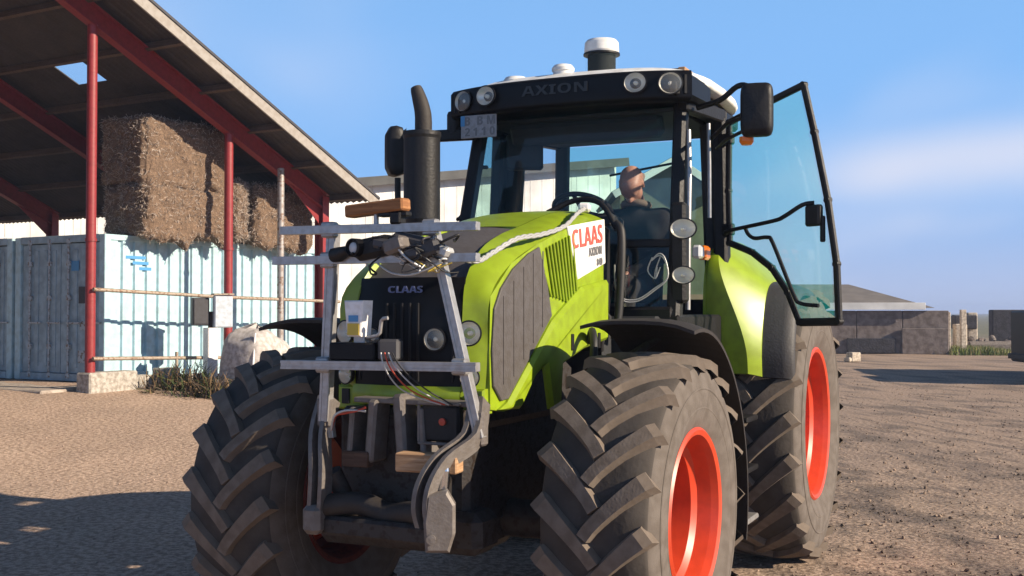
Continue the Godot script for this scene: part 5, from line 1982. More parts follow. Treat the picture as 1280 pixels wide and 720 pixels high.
func make_cab_outfit(t: Node3D) -> void:
	# wing mirrors; shells face forward
	var ml := mirror_arm(t, [Vector3(0.82, 3.10, -1.62), Vector3(0.98, 3.13, -1.58), Vector3(1.10, 3.20, -1.54), Vector3(1.18, 3.18, -1.50), Vector3(1.20, 3.10, -1.46)], Vector3(0.18, 0.0, 1.0), Vector3(1.242, 3.022, -1.45), 0.20, 0.335, "wing_mirror")
	var a2 := MB.new()
	a2.tube([Vector3(0.86, 2.92, -1.80), Vector3(1.02, 2.99, -1.62), Vector3(1.18, 3.0, -1.49)], 0.014, 8)
	a2.tube([Vector3(0.86, 2.88, -1.95), Vector3(1.0, 2.89, -1.66), Vector3(1.17, 2.92, -1.50)], 0.012, 8)
	part(ml, "brace", a2, M.black_plastic)
	var oi := MB.new()
	oi.lathe(Vector3(1.172, 2.845, -1.47), Vector3.UP, [Vector2(0.0, -0.03), Vector2(0.03, -0.028), Vector2(0.044, -0.008), Vector2(0.044, 0.022), Vector2(0.0, 0.028)], 20)
	part(ml, "orange_indicator", oi, M.orange_lens)
	var mr := mirror_arm(t, [Vector3(-0.76, 3.05, -1.55), Vector3(-0.98, 3.02, -1.45), Vector3(-1.16, 3.02, -1.36), Vector3(-1.24, 2.98, -1.33)], Vector3(-0.75, 0.0, 0.66), Vector3(-1.225, 2.90, -1.32), 0.17, 0.35, "wing_mirror")
	var a3 := MB.new()
	a3.tube([Vector3(-1.24, 2.72, -1.34), Vector3(-1.24, 2.60, -1.34), Vector3(-1.22, 2.34, -1.34)], 0.022, 8)
	a3.beam(Vector3(-0.70, 3.01, -1.48), Vector3(-1.2, 3.0, -1.36), 0.05, 0.08, Vector3.UP, 0.01)
	part(mr, "brace", a3, M.black_plastic)
	var bc := MB.new()
	bc.lathe(Vector3(-0.86, 3.02, -1.46), Vector3.UP, [Vector2(0.0, 0.0), Vector2(0.05, 0.0), Vector2(0.05, 0.13), Vector2(0.042, 0.15), Vector2(0.0, 0.152)], 18)
	part(t, "beacon_socket", bc, M.black_plastic)
	# lamps and handrail on the left front pillar
	var lb := MB.new()
	lb.box(Vector3(0.80, 2.15, -1.28), Vector3(0.10, 0.62, 0.10), Basis.IDENTITY, 0.02)
	part(t, "lamp_bracket", lb, M.black_plastic)
	round_lamp(t, "pillar_light", Vector3(0.845, 2.292, -1.20), Vector3(0.25, 0, 1), 0.058, 1.3)
	round_lamp(t, "pillar_light", Vector3(0.845, 2.01, -1.20), Vector3(0.25, 0, 1), 0.05, 1.3)
	var hr := MB.new()
	hr.tube([Vector3(0.815, 1.80, -1.40), Vector3(0.815, 2.25, -1.42), Vector3(0.80, 2.70, -1.50), Vector3(0.775, 2.95, -1.57)], 0.017, 10)
	part(t, "hand_rail", hr, M.alu)
	var hr2 := MB.new()
	hr2.tube([Vector3(0.86, 2.40, -1.76), Vector3(0.86, 2.75, -1.76), Vector3(0.85, 3.02, -1.78)], 0.013, 10)
	part(t, "hand_rail", hr2, M.alu)
	var ind := MB.new()
	ind.box(Vector3(0.86, 2.165, -1.62), Vector3(0.06, 0.09, 0.12), Basis.IDENTITY, 0.02)
	part(t, "indicator", ind, M.orange_lens)
	var ind2 := MB.new()
	ind2.box(Vector3(0.855, 2.165, -1.50), Vector3(0.06, 0.085, 0.10), Basis.IDENTITY, 0.02)
	part(t, "side_light", ind2, M.clear_lens)
	# inside: seat, dash, wheel, levers, terminal
	var se := MB.new()
	se.box(Vector3(0.05, 1.78, -2.30), Vector3(0.50, 0.14, 0.50), Basis.IDENTITY, 0.05)
	se.box(Vector3(0.05, 2.08, -2.56), Vector3(0.48, 0.58, 0.13), Basis(Vector3.RIGHT, -0.12), 0.05)
	se.box(Vector3(0.05, 1.52, -2.30), Vector3(0.36, 0.42, 0.36), Basis.IDENTITY, 0.03)
	part(t, "driver_seat", se, M.cab_fabric)
	var ds := MB.new()
	ds.box(Vector3(-0.05, 2.18, -1.50), Vector3(0.44, 0.34, 0.22), Basis(Vector3.RIGHT, -0.25), 0.06)
	ds.box(Vector3(-0.05, 1.75, -1.50), Vector3(0.24, 0.72, 0.20), Basis.IDENTITY, 0.04)
	ds.box(Vector3(-0.05, 2.395, -1.50), Vector3(0.40, 0.06, 0.20), Basis(Vector3.RIGHT, -0.2), 0.025)
	ds.box(Vector3(0.05, 2.36, -1.42), Vector3(0.62, 0.10, 0.22), Basis(Vector3.RIGHT, -0.1), 0.04)
	part(t, "dashboard", ds, M.cab_dark)
	var sw := MB.new()
	var ring := []
	var sc := Vector3(-0.0, 2.47, -1.70)
	var sn := Vector3(0, 0.86, -0.51).normalized()
	var sx := Vector3.RIGHT
	var sy := sn.cross(sx)
	for k in 32:
		var a := TAU * k / 32.0
		ring.push_back(sc + (sx * cos(a) + sy * sin(a)) * 0.20)
	sw.tube(ring, 0.017, 8, true)
	for k in 3:
		var a := TAU * k / 3.0 + 0.5
		sw.beam(sc, sc + (sx * cos(a) + sy * sin(a)) * 0.19, 0.03, 0.014, sn)
	sw.tube([sc, sc - sn * 0.20], 0.03, 10)
	part(t, "steering_wheel", sw, M.black_plastic)
	var co := MB.new()
	co.box(Vector3(-0.48, 1.95, -2.2), Vector3(0.24, 0.30, 0.90), Basis.IDENTITY, 0.04)
	part(t, "side_console", co, M.cab_dark)
	for k in 3:
		var lv := MB.new()
		lv.tube([Vector3(-0.48, 2.08, -2.0 - 0.16 * k), Vector3(-0.47, 2.24, -1.96 - 0.16 * k)], 0.010, 6)
		lv.lathe(Vector3(-0.47, 2.24, -1.96 - 0.16 * k), Vector3.UP, [Vector2(0.0, -0.03), Vector2(0.022, -0.015), Vector2(0.022, 0.02), Vector2(0.0, 0.035)], 10)
		part(t, "lever", lv, M.black_plastic)
	var tm := MB.new()
	tm.box(Vector3(-0.52, 2.93, -1.90), Vector3(0.26, 0.26, 0.07), Basis(Vector3.UP, 0.4), 0.02)
	tm.tube([Vector3(-0.56, 2.95, -1.93), Vector3(-0.70, 3.08, -2.05)], 0.02, 8)
	part(t, "terminal", tm, M.cab_dark)
	var sb := MB.new()
	sb.box(Vector3(0.0, 3.03, -1.75), Vector3(1.1, 0.16, 0.10), Basis(Vector3.RIGHT, 0.5), 0.03)
	part(t, "sun_blind", sb, M.cab_dark)
	# rear wiper and rear work lamp bracket
	var wi := MB.new()
	wi.tube([Vector3(-0.25, 2.86, -2.93), Vector3(0.35, 2.94, -2.93)], 0.010, 6)
	wi.tube([Vector3(-0.12, 2.62, -2.93), Vector3(-0.12, 2.80, -2.93)], 0.010, 6)
	part(t, "rear_wiper", wi, M.black_plastic)
	var fw := MB.new()
	fw.tube(resample([Vector3(0.42, 2.30, -1.20), Vector3(0.30, 2.47, -1.24), Vector3(0.12, 2.50, -1.26), Vector3(-0.05, 2.42, -1.2)], 4), 0.018, 8)
	part(t, "wiper", fw, M.black_plastic)
	var hl := MB.new()
	hl.tube(resample([Vector3(0.45, 2.33, -1.10), Vector3(0.49, 2.28, -1.08), Vector3(0.50, 2.10, -1.06), Vector3(0.49, 1.8, -1.04), Vector3(0.47, 1.62, -1.02)], 4), 0.026, 8)
	part(t, "cab_hose", hl, M.cable_black)

func flat_bar(mb: MB, pts: Array, off: Vector3, w: float, h: float) -> void:
	# continuous plate following a curve; w across (x), h in the plane of the curve
	var rings := []
	for i in pts.size():
		var d: Vector3 = (pts[mini(i + 1, pts.size() - 1)] - pts[maxi(i - 1, 0)]).normalized()
		var u := Vector3.RIGHT.cross(d).normalized()
		var c: Vector3 = pts[i] + off
		var a := Vector3.RIGHT * w * 0.5
		var b := u * h * 0.5
		rings.push_back([c - a - b, c + a - b, c + a + b, c - a + b, u])
	for i in pts.size() - 1:
		var A: Array = rings[i]
		var B: Array = rings[i + 1]
		mb.quadn(A[0], A[1], B[1], B[0], -A[4], -A[4], -B[4], -B[4])
		mb.quadn(A[2], A[3], B[3], B[2], A[4], A[4], B[4], B[4])
		mb.quad(A[1], A[2], B[2], B[1], Vector3.RIGHT)
		mb.quad(A[3], A[0], B[0], B[3], Vector3.LEFT)
	for e in [0, pts.size() - 1]:
		var R: Array = rings[e]
		var d: Vector3 = (pts[0] - pts[1]).normalized() if e == 0 else (pts[e] - pts[e - 1]).normalized()
		mb.quad(R[0], R[1], R[2], R[3], d)

func make_linkage(t: Node3D) -> void:
	var fl := Node3D.new()
	fl.name = "front_linkage"
	t.add_child(fl)
	# mounting frame bolted to the front axle carrier
	var mf := MB.new()
	mf.box(Vector3(0, 1.02, 0.62), Vector3(0.72, 0.60, 0.20), Basis.IDENTITY, 0.03)
	mf.box(Vector3(0, 0.75, 0.66), Vector3(0.90, 0.20, 0.24), Basis.IDENTITY, 0.04)
	part(fl, "mounting_frame", mf, M.chassis)
	for p in [[-0.09, 0.05, 0.30], [0.07, 0.06, 0.36], [-0.20, 0.03, 0.22], [0.19, 0.03, 0.24]]:
		var pl := MB.new()
		pl.box(Vector3(p[0], 1.22, 0.79), Vector3(p[1], p[2], 0.14), Basis(Vector3.BACK, 0.08 * signf(p[0])), 0.015)
		part(fl, "top_link_plate", pl, M.iron)
	var crs := MB.new()
	crs.beam(Vector3(-0.20, 1.365, 0.78), Vector3(0.42, 1.36, 0.78), 0.10, 0.025, Vector3.UP)
	part(fl, "cross_plate", crs, M.iron)
	var soc := MB.new()
	soc.box(Vector3(0.28, 1.27, 0.82), Vector3(0.20, 0.17, 0.06), Basis.IDENTITY, 0.012)
	part(fl, "socket_box", soc, M.black_plastic)
	var sof := MB.new()
	for e in [[Vector3(0.28, 1.362, 0.855), Vector3(0.22, 0.014, 0.014)], [Vector3(0.28, 1.178, 0.855), Vector3(0.22, 0.014, 0.014)], [Vector3(0.175, 1.27, 0.855), Vector3(0.014, 0.17, 0.014)]]:
		sof.box(e[0], e[1], Basis.IDENTITY, 0.003)
	part(fl, "socket_edge", sof, M.iron)
	var red := MB.new()
	red.lathe(Vector3(0.30, 1.28, 0.852), Vector3.BACK, [Vector2(0.017, 0.0), Vector2(0.017, 0.012), Vector2(0.0, 0.014)], 14)
	part(fl, "red_cap", red, M.cable_red)
	# lower arms: left one (towards the open door side) swings out and down
	var left := [Vector3(0.46, 1.38, 0.80), Vector3(0.475, 1.22, 0.90), Vector3(0.38, 1.12, 1.0), Vector3(0.33, 1.02, 1.05), Vector3(0.315, 0.92, 1.06), Vector3(0.33, 0.84, 1.05)]
	var right := [Vector3(-0.36, 1.36, 0.80), Vector3(-0.355, 1.20, 0.88), Vector3(-0.32, 1.04, 0.93), Vector3(-0.325, 0.92, 0.93), Vector3(-0.34, 0.82, 0.92)]
	for arm in [left, right]:
		var fine := resample(arm, 4)
		for off in [-0.028, 0.028]:
			var mb := MB.new()
			flat_bar(mb, fine, Vector3(off, 0, 0), 0.022, 0.088)
			part(fl, "lower_arm", mb, M.iron)
	var hook := MB.new()
	hook.prism(PackedVector2Array([Vector2(-0.055, -0.13), Vector2(0.05, -0.13), Vector2(0.075, -0.05), Vector2(0.075, 0.08), Vector2(0.04, 0.14), Vector2(-0.05, 0.12), Vector2(-0.065, 0.0)]), Vector3(0.37, 0.86, 1.02), Vector3(0.9, 0, -0.43).normalized(), Vector3.UP, 0.07, 0.012)
	hook.lathe(Vector3(0.37, 0.79, 1.09), Vector3(0.43, 0, 0.9), [Vector2(0.0, 0.022), Vector2(0.022, 0.02), Vector2(0.022, -0.03)], 14)
	part(fl, "arm_hook", hook, M.iron)
	var sh := MB.new()
	sh.lathe(Vector3(0.38, 1.03, 0.99), Vector3(0.1, 1, 0), [Vector2(0.022, -0.06), Vector2(0.026, -0.03), Vector2(0.026, 0.05), Vector2(0.018, 0.08), Vector2(0.0, 0.08)], 14)
	part(fl, "ram_rod", sh, M.chrome)
	var hk2 := MB.new()
	hk2.box(Vector3(-0.345, 0.80, 0.93), Vector3(0.10, 0.14, 0.12), Basis.IDENTITY, 0.03)
	part(fl, "arm_hook", hk2, M.iron)
	var ct := MB.new()
	ct.tube(resample([Vector3(-0.31, 0.86, 0.90), Vector3(-0.12, 0.88, 0.88), Vector3(0.02, 0.84, 0.88), Vector3(0.16, 0.86, 0.92), Vector3(0.30, 0.88, 0.98)], 4), 0.055, 12)
	part(fl, "cross_tube", ct, M.mudguard_black)
	var cb := MB.new()
	cb.beam(Vector3(-0.33, 0.77, 0.88), Vector3(0.32, 0.78, 0.96), 0.10, 0.09, Vector3.UP, 0.015)
	part(fl, "cross_bar", cb, M.chassis)
	for s in [-1.0, 1.0]:
		var ram := MB.new()
		ram.tube([Vector3(0.22 * s, 0.72, 0.72), Vector3(0.30 * s, 1.02, 0.86)], 0.045, 12)
		part(fl, "lift_ram", ram, M.chassis)

# ---------------------------------------------------------------- things fixed to the tractor
func make_sensor_frame() -> void:
	var b := Vector3(0, 1.2, 0.92)
	var f := thing("sensor_rig", "aluminium profile rig of bars mounted before the tractor's nose", "rig", on_tractor(b))
	var bars := [
		["cross_bar", Vector3(-0.555, 2.182, 0.92), Vector3(0.515, 2.172, 0.92), 0.045, 0.040],
		["cross_bar", Vector3(-0.60, 2.036, 0.92), Vector3(0.515, 2.031, 0.92), 0.045, 0.040],
		["cross_bar", Vector3(-0.525, 1.532, 0.95), Vector3(0.53, 1.540, 0.95), 0.045, 0.042],
		["upright", Vector3(-0.285, 2.21, 0.875), Vector3(-0.33, 1.26, 0.875), 0.050, 0.050],
		["upright", Vector3(0.265, 2.16, 0.875), Vector3(0.505, 1.215, 0.875), 0.045, 0.045],
		["strut", Vector3(-0.345, 1.50, 0.86), Vector3(-0.30, 1.18, 0.86), 0.030, 0.030],
	]
	for e in bars:
		var mb := MB.new(b)
		var up := Vector3.UP if e[0] == "cross_bar" else Vector3.BACK
		var w: float = e[4]
		mb.beam(e[1], e[2], e[3], e[4], up, 0.003)
		# slots of the profile as raised edges
		var d: Vector3 = (e[2] - e[1]).normalized()
		var sd := d.cross(Vector3.BACK).normalized()
		for s in [-1.0, 1.0]:
			mb.beam(e[1] + Vector3(0, 0, w * 0.5) + sd * s * w * 0.34, e[2] + Vector3(0, 0, w * 0.5) + sd * s * w * 0.34, 0.013 if up == Vector3.BACK else 0.006, 0.006 if up == Vector3.BACK else 0.013, up, 0.001)
		part(f, e[0], mb, M.alu)
	for p in [Vector3(-0.29, 2.18, 0.905), Vector3(-0.295, 2.035, 0.905), Vector3(-0.315, 1.533, 0.91), Vector3(0.265, 2.175, 0.905), Vector3(0.30, 2.032, 0.905), Vector3(0.42, 1.538, 0.91)]:
		var cl := MB.new(b)
		cl.box(p, Vector3(0.075, 0.075, 0.05), Basis.IDENTITY, 0.008)
		part(f, "clamp", cl, M.alu)
	var ft := MB.new(b)
	ft.box(Vector3(0.49, 1.26, 0.86), Vector3(0.07, 0.16, 0.06), Basis.IDENTITY, 0.01)
	part(f, "foot_clamp", ft, M.iron)
	var ft2 := MB.new(b)
	ft2.box(Vector3(-0.335, 1.30, 0.86), Vector3(0.08, 0.14, 0.06), Basis.IDENTITY, 0.01)
	part(f, "foot_clamp", ft2, M.iron)
	# wooden board on top
	var wb := MB.new(Vector3(-0.02, 2.25, 0.92))
	wb.beam(Vector3(-0.185, 2.262, 0.90), Vector3(0.15, 2.284, 0.93), 0.075, 0.058, Vector3.UP, 0.008)
	var wo := part(self, "wooden_board", wb, M.wood_old)
	wo.transform = on_tractor(Vector3(-0.02, 2.25, 0.92))
	wo.set_meta("label", "short brown wooden board lying above the frame's top bar")
	wo.set_meta("category", "board")
	var wk := thing("camera_mount", "small dark bracket carrying the wooden board on the top bar", "bracket", on_tractor(Vector3(0, 2.2, 0.92)))
	var km := MB.new(Vector3(0, 2.2, 0.92))
	km.box(Vector3(0.10, 2.222, 0.925), Vector3(0.06, 0.06, 0.06), Basis.IDENTITY, 0.008)
	km.box(Vector3(0.08, 2.24, 0.92), Vector3(0.16, 0.022, 0.05), Basis.IDENTITY, 0.005)
	part(wk, "foot", km, M.black_plastic)
	var ks := MB.new(Vector3(0, 2.2, 0.92))
	ks.tube([Vector3(-0.02, 2.19, 0.92), Vector3(-0.02, 2.25, 0.92)], 0.012, 8)
	part(wk, "pin", ks, M.alu)
	# camera heads and wiring lying on the middle bar
	var cb := Vector3(0.05, 2.06, 0.95)
	var ca := thing("field_camera", "black camera head with round lens on the middle bar", "camera", on_tractor(cb))
	var m1 := MB.new(cb)
	m1.box(Vector3(-0.02, 2.085, 0.92), Vector3(0.20, 0.10, 0.12), Basis(Vector3.BACK, 0.15), 0.025)
	part(ca, "body", m1, M.black_plastic)
	var m2 := MB.new(cb)
	m2.lathe(Vector3(-0.095, 2.085, 0.985), Vector3(-0.2, 0, 1), [Vector2(0.044, -0.03), Vector2(0.044, 0.02), Vector2(0.036, 0.026), Vector2(0.027, 0.012), Vector2(0.0, 0.006)], 22)
	part(ca, "lens_ring", m2, M.black_gloss)
	var m3 := MB.new(cb)
	m3.lathe(Vector3(-0.095, 2.085, 0.985), Vector3(-0.2, 0, 1), [Vector2(0.026, 0.012), Vector2(0.02, 0.018), Vector2(0.0, 0.02)], 18, true)
	part(ca, "lens_glass", m3, M.clear_lens)
	var pg := thing("cable_plug", "thick black cable plug hanging beside the camera lens", "plug", on_tractor(Vector3(-0.19, 2.06, 0.95)))
	var m4 := MB.new(Vector3(-0.19, 2.06, 0.95))
	m4.tube([Vector3(-0.24, 2.055, 0.95), Vector3(-0.20, 2.058, 0.955), Vector3(-0.15, 2.075, 0.96)], [0.034, 0.036, 0.024], 12)
	part(pg, "plug_body", m4, M.black_plastic)
	var sn := thing("sensor_box", "grey sensor housing wrapped in cable behind the middle bar", "sensor", on_tractor(Vector3(0.2, 2.05, 0.95)))
	var m5 := MB.new(Vector3(0.2, 2.05, 0.95))
	m5.box(Vector3(0.18, 2.085, 0.90), Vector3(0.22, 0.11, 0.12), Basis(Vector3.BACK, -0.22), 0.02)
	part(sn, "housing", m5, M.box_grey)
	var m6 := MB.new(Vector3(0.2, 2.05, 0.95))
	m6.box(Vector3(0.13, 2.09, 0.985), Vector3(0.11, 0.07, 0.09), Basis(Vector3.BACK, 0.3), 0.015)
	part(sn, "lid", m6, M.iron)
	for e in [[Vector3(0.29, 2.075, 0.95), Vector3(0.10, 0.07, 0.08), 0.3], [Vector3(0.05, 2.10, 0.97), Vector3(0.09, 0.05, 0.07), -0.2], [Vector3(0.22, 2.05, 0.985), Vector3(0.08, 0.045, 0.06), 0.1], [Vector3(0.35, 2.06, 0.93), Vector3(0.07, 0.05, 0.07), -0.4]]:
		var m7 := MB.new(Vector3(0.2, 2.05, 0.95))
		m7.box(e[0], e[1], Basis(Vector3.BACK, e[2]), 0.014)
		part(sn, "module", m7, M.foil if e[0].x > 0.3 else M.box_grey)
	# tangled wires
	var r := RandomNumberGenerator.new()
	r.seed = 4
	var wires := thing("cable_bundle", "tangled bundle of thin cables draped round the middle bar", "cables", on_tractor(Vector3(0.15, 2.03, 0.95)))
	for k in 14:
		var mb := MB.new(Vector3(0.15, 2.03, 0.95))
		var pts := []
		var x := r.randf_range(-0.10, 0.22)
		var y := r.randf_range(2.0, 2.10)
		for i in 6:
			pts.push_back(Vector3(x, y, 0.97 + r.randf_range(-0.05, 0.05)))
			x += r.randf_range(-0.05, 0.13)
			y = clampf(y + r.randf_range(-0.07, 0.06), 1.965, 2.13)
		mb.tube(resample(pts, 4), r.randf_range(0.003, 0.006) if k % 8 != 7 else 0.0028, 6)
		part(wires, "cable", mb, [M.cable_black, M.foil, M.box_grey, M.cable_black, M.box_grey, M.foil, M.cable_black, M.cable_yellow][k % 8])
	var w2 := MB.new(Vector3(0.15, 2.03, 0.95))
	w2.tube(resample([Vector3(0.02, 2.01, 0.97), Vector3(0.10, 1.965, 0.98), Vector3(0.20, 1.955, 0.98), Vector3(0.30, 1.985, 0.97), Vector3(0.36, 2.03, 0.96)], 4), 0.005, 8)
	part(wires, "cable", w2, M.foil)
	# black box on the lower bar, white box, crank
	var jb := Vector3(-0.12, 1.6, 0.92)
	var jx := thing("junction_box", "flat black junction box standing on the lower bar", "junction box", on_tractor(jb))
	var j1 := MB.new(jb)
	j1.box(Vector3(-0.125, 1.60, 0.90), Vector3(0.25, 0.085, 0.14), Basis.IDENTITY, 0.008)
	part(jx, "housing", j1, M.black_gloss)
	var j2 := MB.new(jb)
	j2.box(Vector3(0.06, 1.61, 0.92), Vector3(0.10, 0.10, 0.10), Basis(Vector3.UP, 0.3), 0.012)
	part(jx, "connector_block", j2, M.box_grey)
	var wx := Vector3(-0.10, 1.72, 0.93)
	var wt := thing("label_box", "small white box with blue and yellow label above the black junction box", "box", on_tractor(wx))
	var x1 := MB.new(wx)
	x1.prism(PackedVector2Array([Vector2(-0.045, -0.085), Vector2(0.045, -0.085), Vector2(0.058, 0.085), Vector2(-0.065, 0.085)]), Vector3(-0.105, 1.755, 0.89), Vector3(0.98, 0, 0.2).normalized(), Vector3.UP, 0.07, 0.006)
	part(wt, "body", x1, M.sticker_white)
	var x2 := MB.new(wx)
	x2.box(Vector3(-0.119, 1.705, 0.9605), Vector3(0.075, 0.055, 0.004), Basis(Vector3.UP, -0.2), 0.0)
	part(wt, "yellow_label", x2, M.cable_yellow)
	var x3 := MB.new(wx)
	x3.box(Vector3(-0.119, 1.755, 0.9605), Vector3(0.06, 0.030, 0.004), Basis(Vector3.UP, -0.2), 0.0)
	part(wt, "blue_label", x3, M.mark_blue)
	var x4 := MB.new(wx)
	x4.box(Vector3(-0.10, 1.655, 0.92), Vector3(0.06, 0.04, 0.05), Basis.IDENTITY, 0.006)
	part(wt, "foot", x4, M.alu)
	var ck := thing("crank_handle", "small bent metal crank beside the white box", "crank", on_tractor(Vector3(0, 1.65, 0.93)))
	var c1 := MB.new(Vector3(0, 1.65, 0.93))
	c1.tube([Vector3(-0.06, 1.665, 0.93), Vector3(0.0, 1.675, 0.94), Vector3(0.015, 1.69, 0.94), Vector3(0.022, 1.745, 0.94), Vector3(0.035, 1.755, 0.945), Vector3(0.06, 1.758, 0.945)], 0.009, 8)
	part(ck, "rod", c1, M.alu)
	# wiring hanging from the lower bar
	var lw := thing("sensor_wires", "red and pale wires hanging under the lower bar", "wires", on_tractor(Vector3(0.1, 1.5, 0.95)))
	for k in 4:
		var mb := MB.new(Vector3(0.1, 1.5, 0.95))
		mb.tube(resample([Vector3(0.05 + 0.02 * k, 1.60, 0.99), Vector3(0.07 + 0.03 * k, 1.53, 0.99), Vector3(0.12 + 0.045 * k, 1.44, 0.95), Vector3(0.20 + 0.04 * k, 1.39, 0.90), Vector3(0.30 + 0.02 * k, 1.36, 0.87)], 4), 0.0035, 6)
		part(lw, "wire", mb, [M.foil, M.cable_red, M.foil, M.cable_black][k])
	var ow := thing("yellow_connector", "orange and pale connector cable lying on the front linkage", "cable", on_tractor(Vector3(-0.15, 1.3, 0.85)))
	for k in 2:
		var mb := MB.new(Vector3(-0.15, 1.3, 0.85))
		mb.tube(resample([Vector3(-0.28, 1.22, 0.90), Vector3(-0.25, 1.29, 0.91 + 0.01 * k), Vector3(-0.20, 1.305 + 0.012 * k, 0.91), Vector3(-0.13, 1.32, 0.90), Vector3(-0.10, 1.335 - 0.02 * k, 0.88)], 4), 0.006, 6)
		part(ow, "strand", mb, [M.cable_red, M.foil][k])
	# wooden blocks wedged in the linkage
	var blocks := [
		[Vector3(0.285, 1.105, 0.955), Vector3(0.30, 0.085, 0.09), 0.10, "pale sawn wooden block wedged behind the outer linkage arm", M.wood_pale],
		[Vector3(-0.17, 1.085, 0.84), Vector3(0.15, 0.075, 0.06), 0.0, "small dark brown wooden block inside the linkage near the right arm", M.wood_dark],
	]
	for e in blocks:
		var mb := MB.new()
		mb.box(Vector3.ZERO, e[1], Basis(Vector3.UP, e[2]), 0.006)
		var o := part(self, "wooden_block", mb, e[4])
		o.transform = on_tractor(e[0])
		o.set_meta("label", e[3])
		o.set_meta("category", "wooden block")

func make_roof_gear() -> void:
	var b := Vector3(0.045, 3.365, -1.95)
	var l := thing("laser_scanner", "black cylinder sensor with white cap standing on the cab roof", "sensor", on_tractor(b))
	var k := MB.new()
	k.lathe(Vector3.ZERO, Vector3.UP, [Vector2(0.0, 0.0), Vector2(0.105, 0.0), Vector2(0.10, 0.03), Vector2(0.098, 0.04), Vector2(0.098, 0.23), Vector2(0.0, 0.24)], 32)
	part(l, "drum", k, M.drum_black)
	var cv := MB.new()
	cv.lathe(Vector3.ZERO, Vector3.UP, [Vector2(0.118, 0.02), Vector2(0.118, 0.23)], 32)
	part(l, "clear_sleeve", cv, M.clear_glass)
	var cp := MB.new()
	cp.lathe(Vector3.ZERO, Vector3.UP, [Vector2(0.0, 0.225), Vector2(0.116, 0.225), Vector2(0.122, 0.24), Vector2(0.118, 0.30), Vector2(0.104, 0.318), Vector2(0.0, 0.322)], 32)
	part(l, "cap", cp, M.white_paint)
	var rg := MB.new()
	rg.lathe(Vector3.ZERO, Vector3.UP, [Vector2(0.10, 0.213), Vector2(0.128, 0.213), Vector2(0.128, 0.225), Vector2(0.10, 0.225)], 32)
	part(l, "ring", rg, M.black_plastic)
	var g := thing("gps_antenna", "white mushroom shaped antenna on the roof front beside the scanner", "antenna", on_tractor(Vector3(-0.05, 3.342, -1.47)))
	var gm := MB.new()
	gm.lathe(Vector3.ZERO, Vector3.UP, [Vector2(0.0, 0.0), Vector2(0.066, 0.0), Vector2(0.066, 0.035), Vector2(0.075, 0.042), Vector2(0.076, 0.06), Vector2(0.06, 0.08), Vector2(0.03, 0.088), Vector2(0.0, 0.09)], 28, false)
	part(g, "dome", gm, M.white_paint)
	var p := thing("flat_antenna", "flat pale puck antenna low on the cab roof edge", "antenna", on_tractor(Vector3(-0.41, 3.332, -1.50)))
	var pm := MB.new()
	pm.lathe(Vector3.ZERO, Vector3.UP, [Vector2(0.0, 0.0), Vector2(0.085, 0.0), Vector2(0.088, 0.02), Vector2(0.07, 0.045), Vector2(0.0, 0.05)], 24)
	part(p, "puck", pm, M.white_paint)
	var d := thing("roof_panel_board", "thin brown board lying across the rear of the cab roof", "board", on_tractor(Vector3(0.48, 3.38, -2.0)))
	var dm := MB.new()
	dm.box(Vector3(0, 0.03, 0), Vector3(0.36, 0.035, 0.26), Basis(Vector3.BACK, -0.02), 0.005)
	part(d, "board", dm, M.post_brown)
	var de := MB.new()
	de.box(Vector3(0.165, 0.01, 0), Vector3(0.05, 0.08, 0.27), Basis.IDENTITY, 0.005)
	part(d, "end_strip", de, M.wood_pale)

func make_cables() -> void:
	var c := thing("wrapped_cable", "silvery wrapped cable running over the hood from the frame to the cab", "cable", on_tractor(Vector3(0.4, 2.2, 0.2)))
	var b := Vector3(0.4, 2.2, 0.2)
	var path := [Vector3(0.40, 2.035, 0.93), Vector3(0.47, 2.02, 0.84), Vector3(0.445, 2.07, 0.62), Vector3(0.45, 2.15, 0.36), Vector3(0.446, 2.19, 0.05), Vector3(0.44, 2.255, -0.28), Vector3(0.40, 2.36, -0.60), Vector3(0.37, 2.40, -0.80)]
	var fine := resample(path, 14)
	for k in 3:
		var mb := MB.new(b)
		var tw := []
		for i in fine.size():
			var a := i * 0.55 + TAU * k / 3.0
			tw.push_back(fine[i] + Vector3(0, cos(a), sin(a)) * 0.008)
		mb.tube(tw, 0.007, 6)
		part(c, "strand", mb, M.foil)
	var wr := MB.new(b)
	wr.box(Vector3(0.36, 2.405, -0.80), Vector3(0.07, 0.05, 0.10), Basis(Vector3.UP, 0.3), 0.015)
	part(c, "tape_wrap", wr, M.sticker_white)
	var s := thing("sagging_cable", "thin pale cable sagging in a loop before the lower windscreen", "cable", on_tractor(Vector3(0.6, 2.0, -1.1)))
	var b2 := Vector3(0.6, 2.0, -1.1)
	for k in 2:
		var mb := MB.new(b2)
		var o := 0.012 * k
		mb.tube(resample([Vector3(0.47, 2.06 + o, -1.02), Vector3(0.46, 1.95, -1.06), Vector3(0.49, 1.87 - o, -1.10), Vector3(0.58, 1.865 - o, -1.13), Vector3(0.68, 1.93 - o, -1.15), Vector3(0.76, 1.995, -1.16), Vector3(0.74, 2.10 + o, -1.17), Vector3(0.70, 2.13 + o, -1.17), Vector3(0.655, 2.10, -1.17)], 4), 0.0045, 6)
		part(s, "strand", mb, M.foil)
	for k in 2:
		var mb := MB.new(b2)
		mb.tube(resample([Vector3(0.66 + 0.05 * k, 2.12, -1.17), Vector3(0.63 + 0.05 * k, 2.04, -1.17), Vector3(0.68, 1.99, -1.17), Vector3(0.69 + 0.02 * k, 2.06, -1.17)], 4), 0.004, 6)
		part(s, "loop", mb, M.foil)

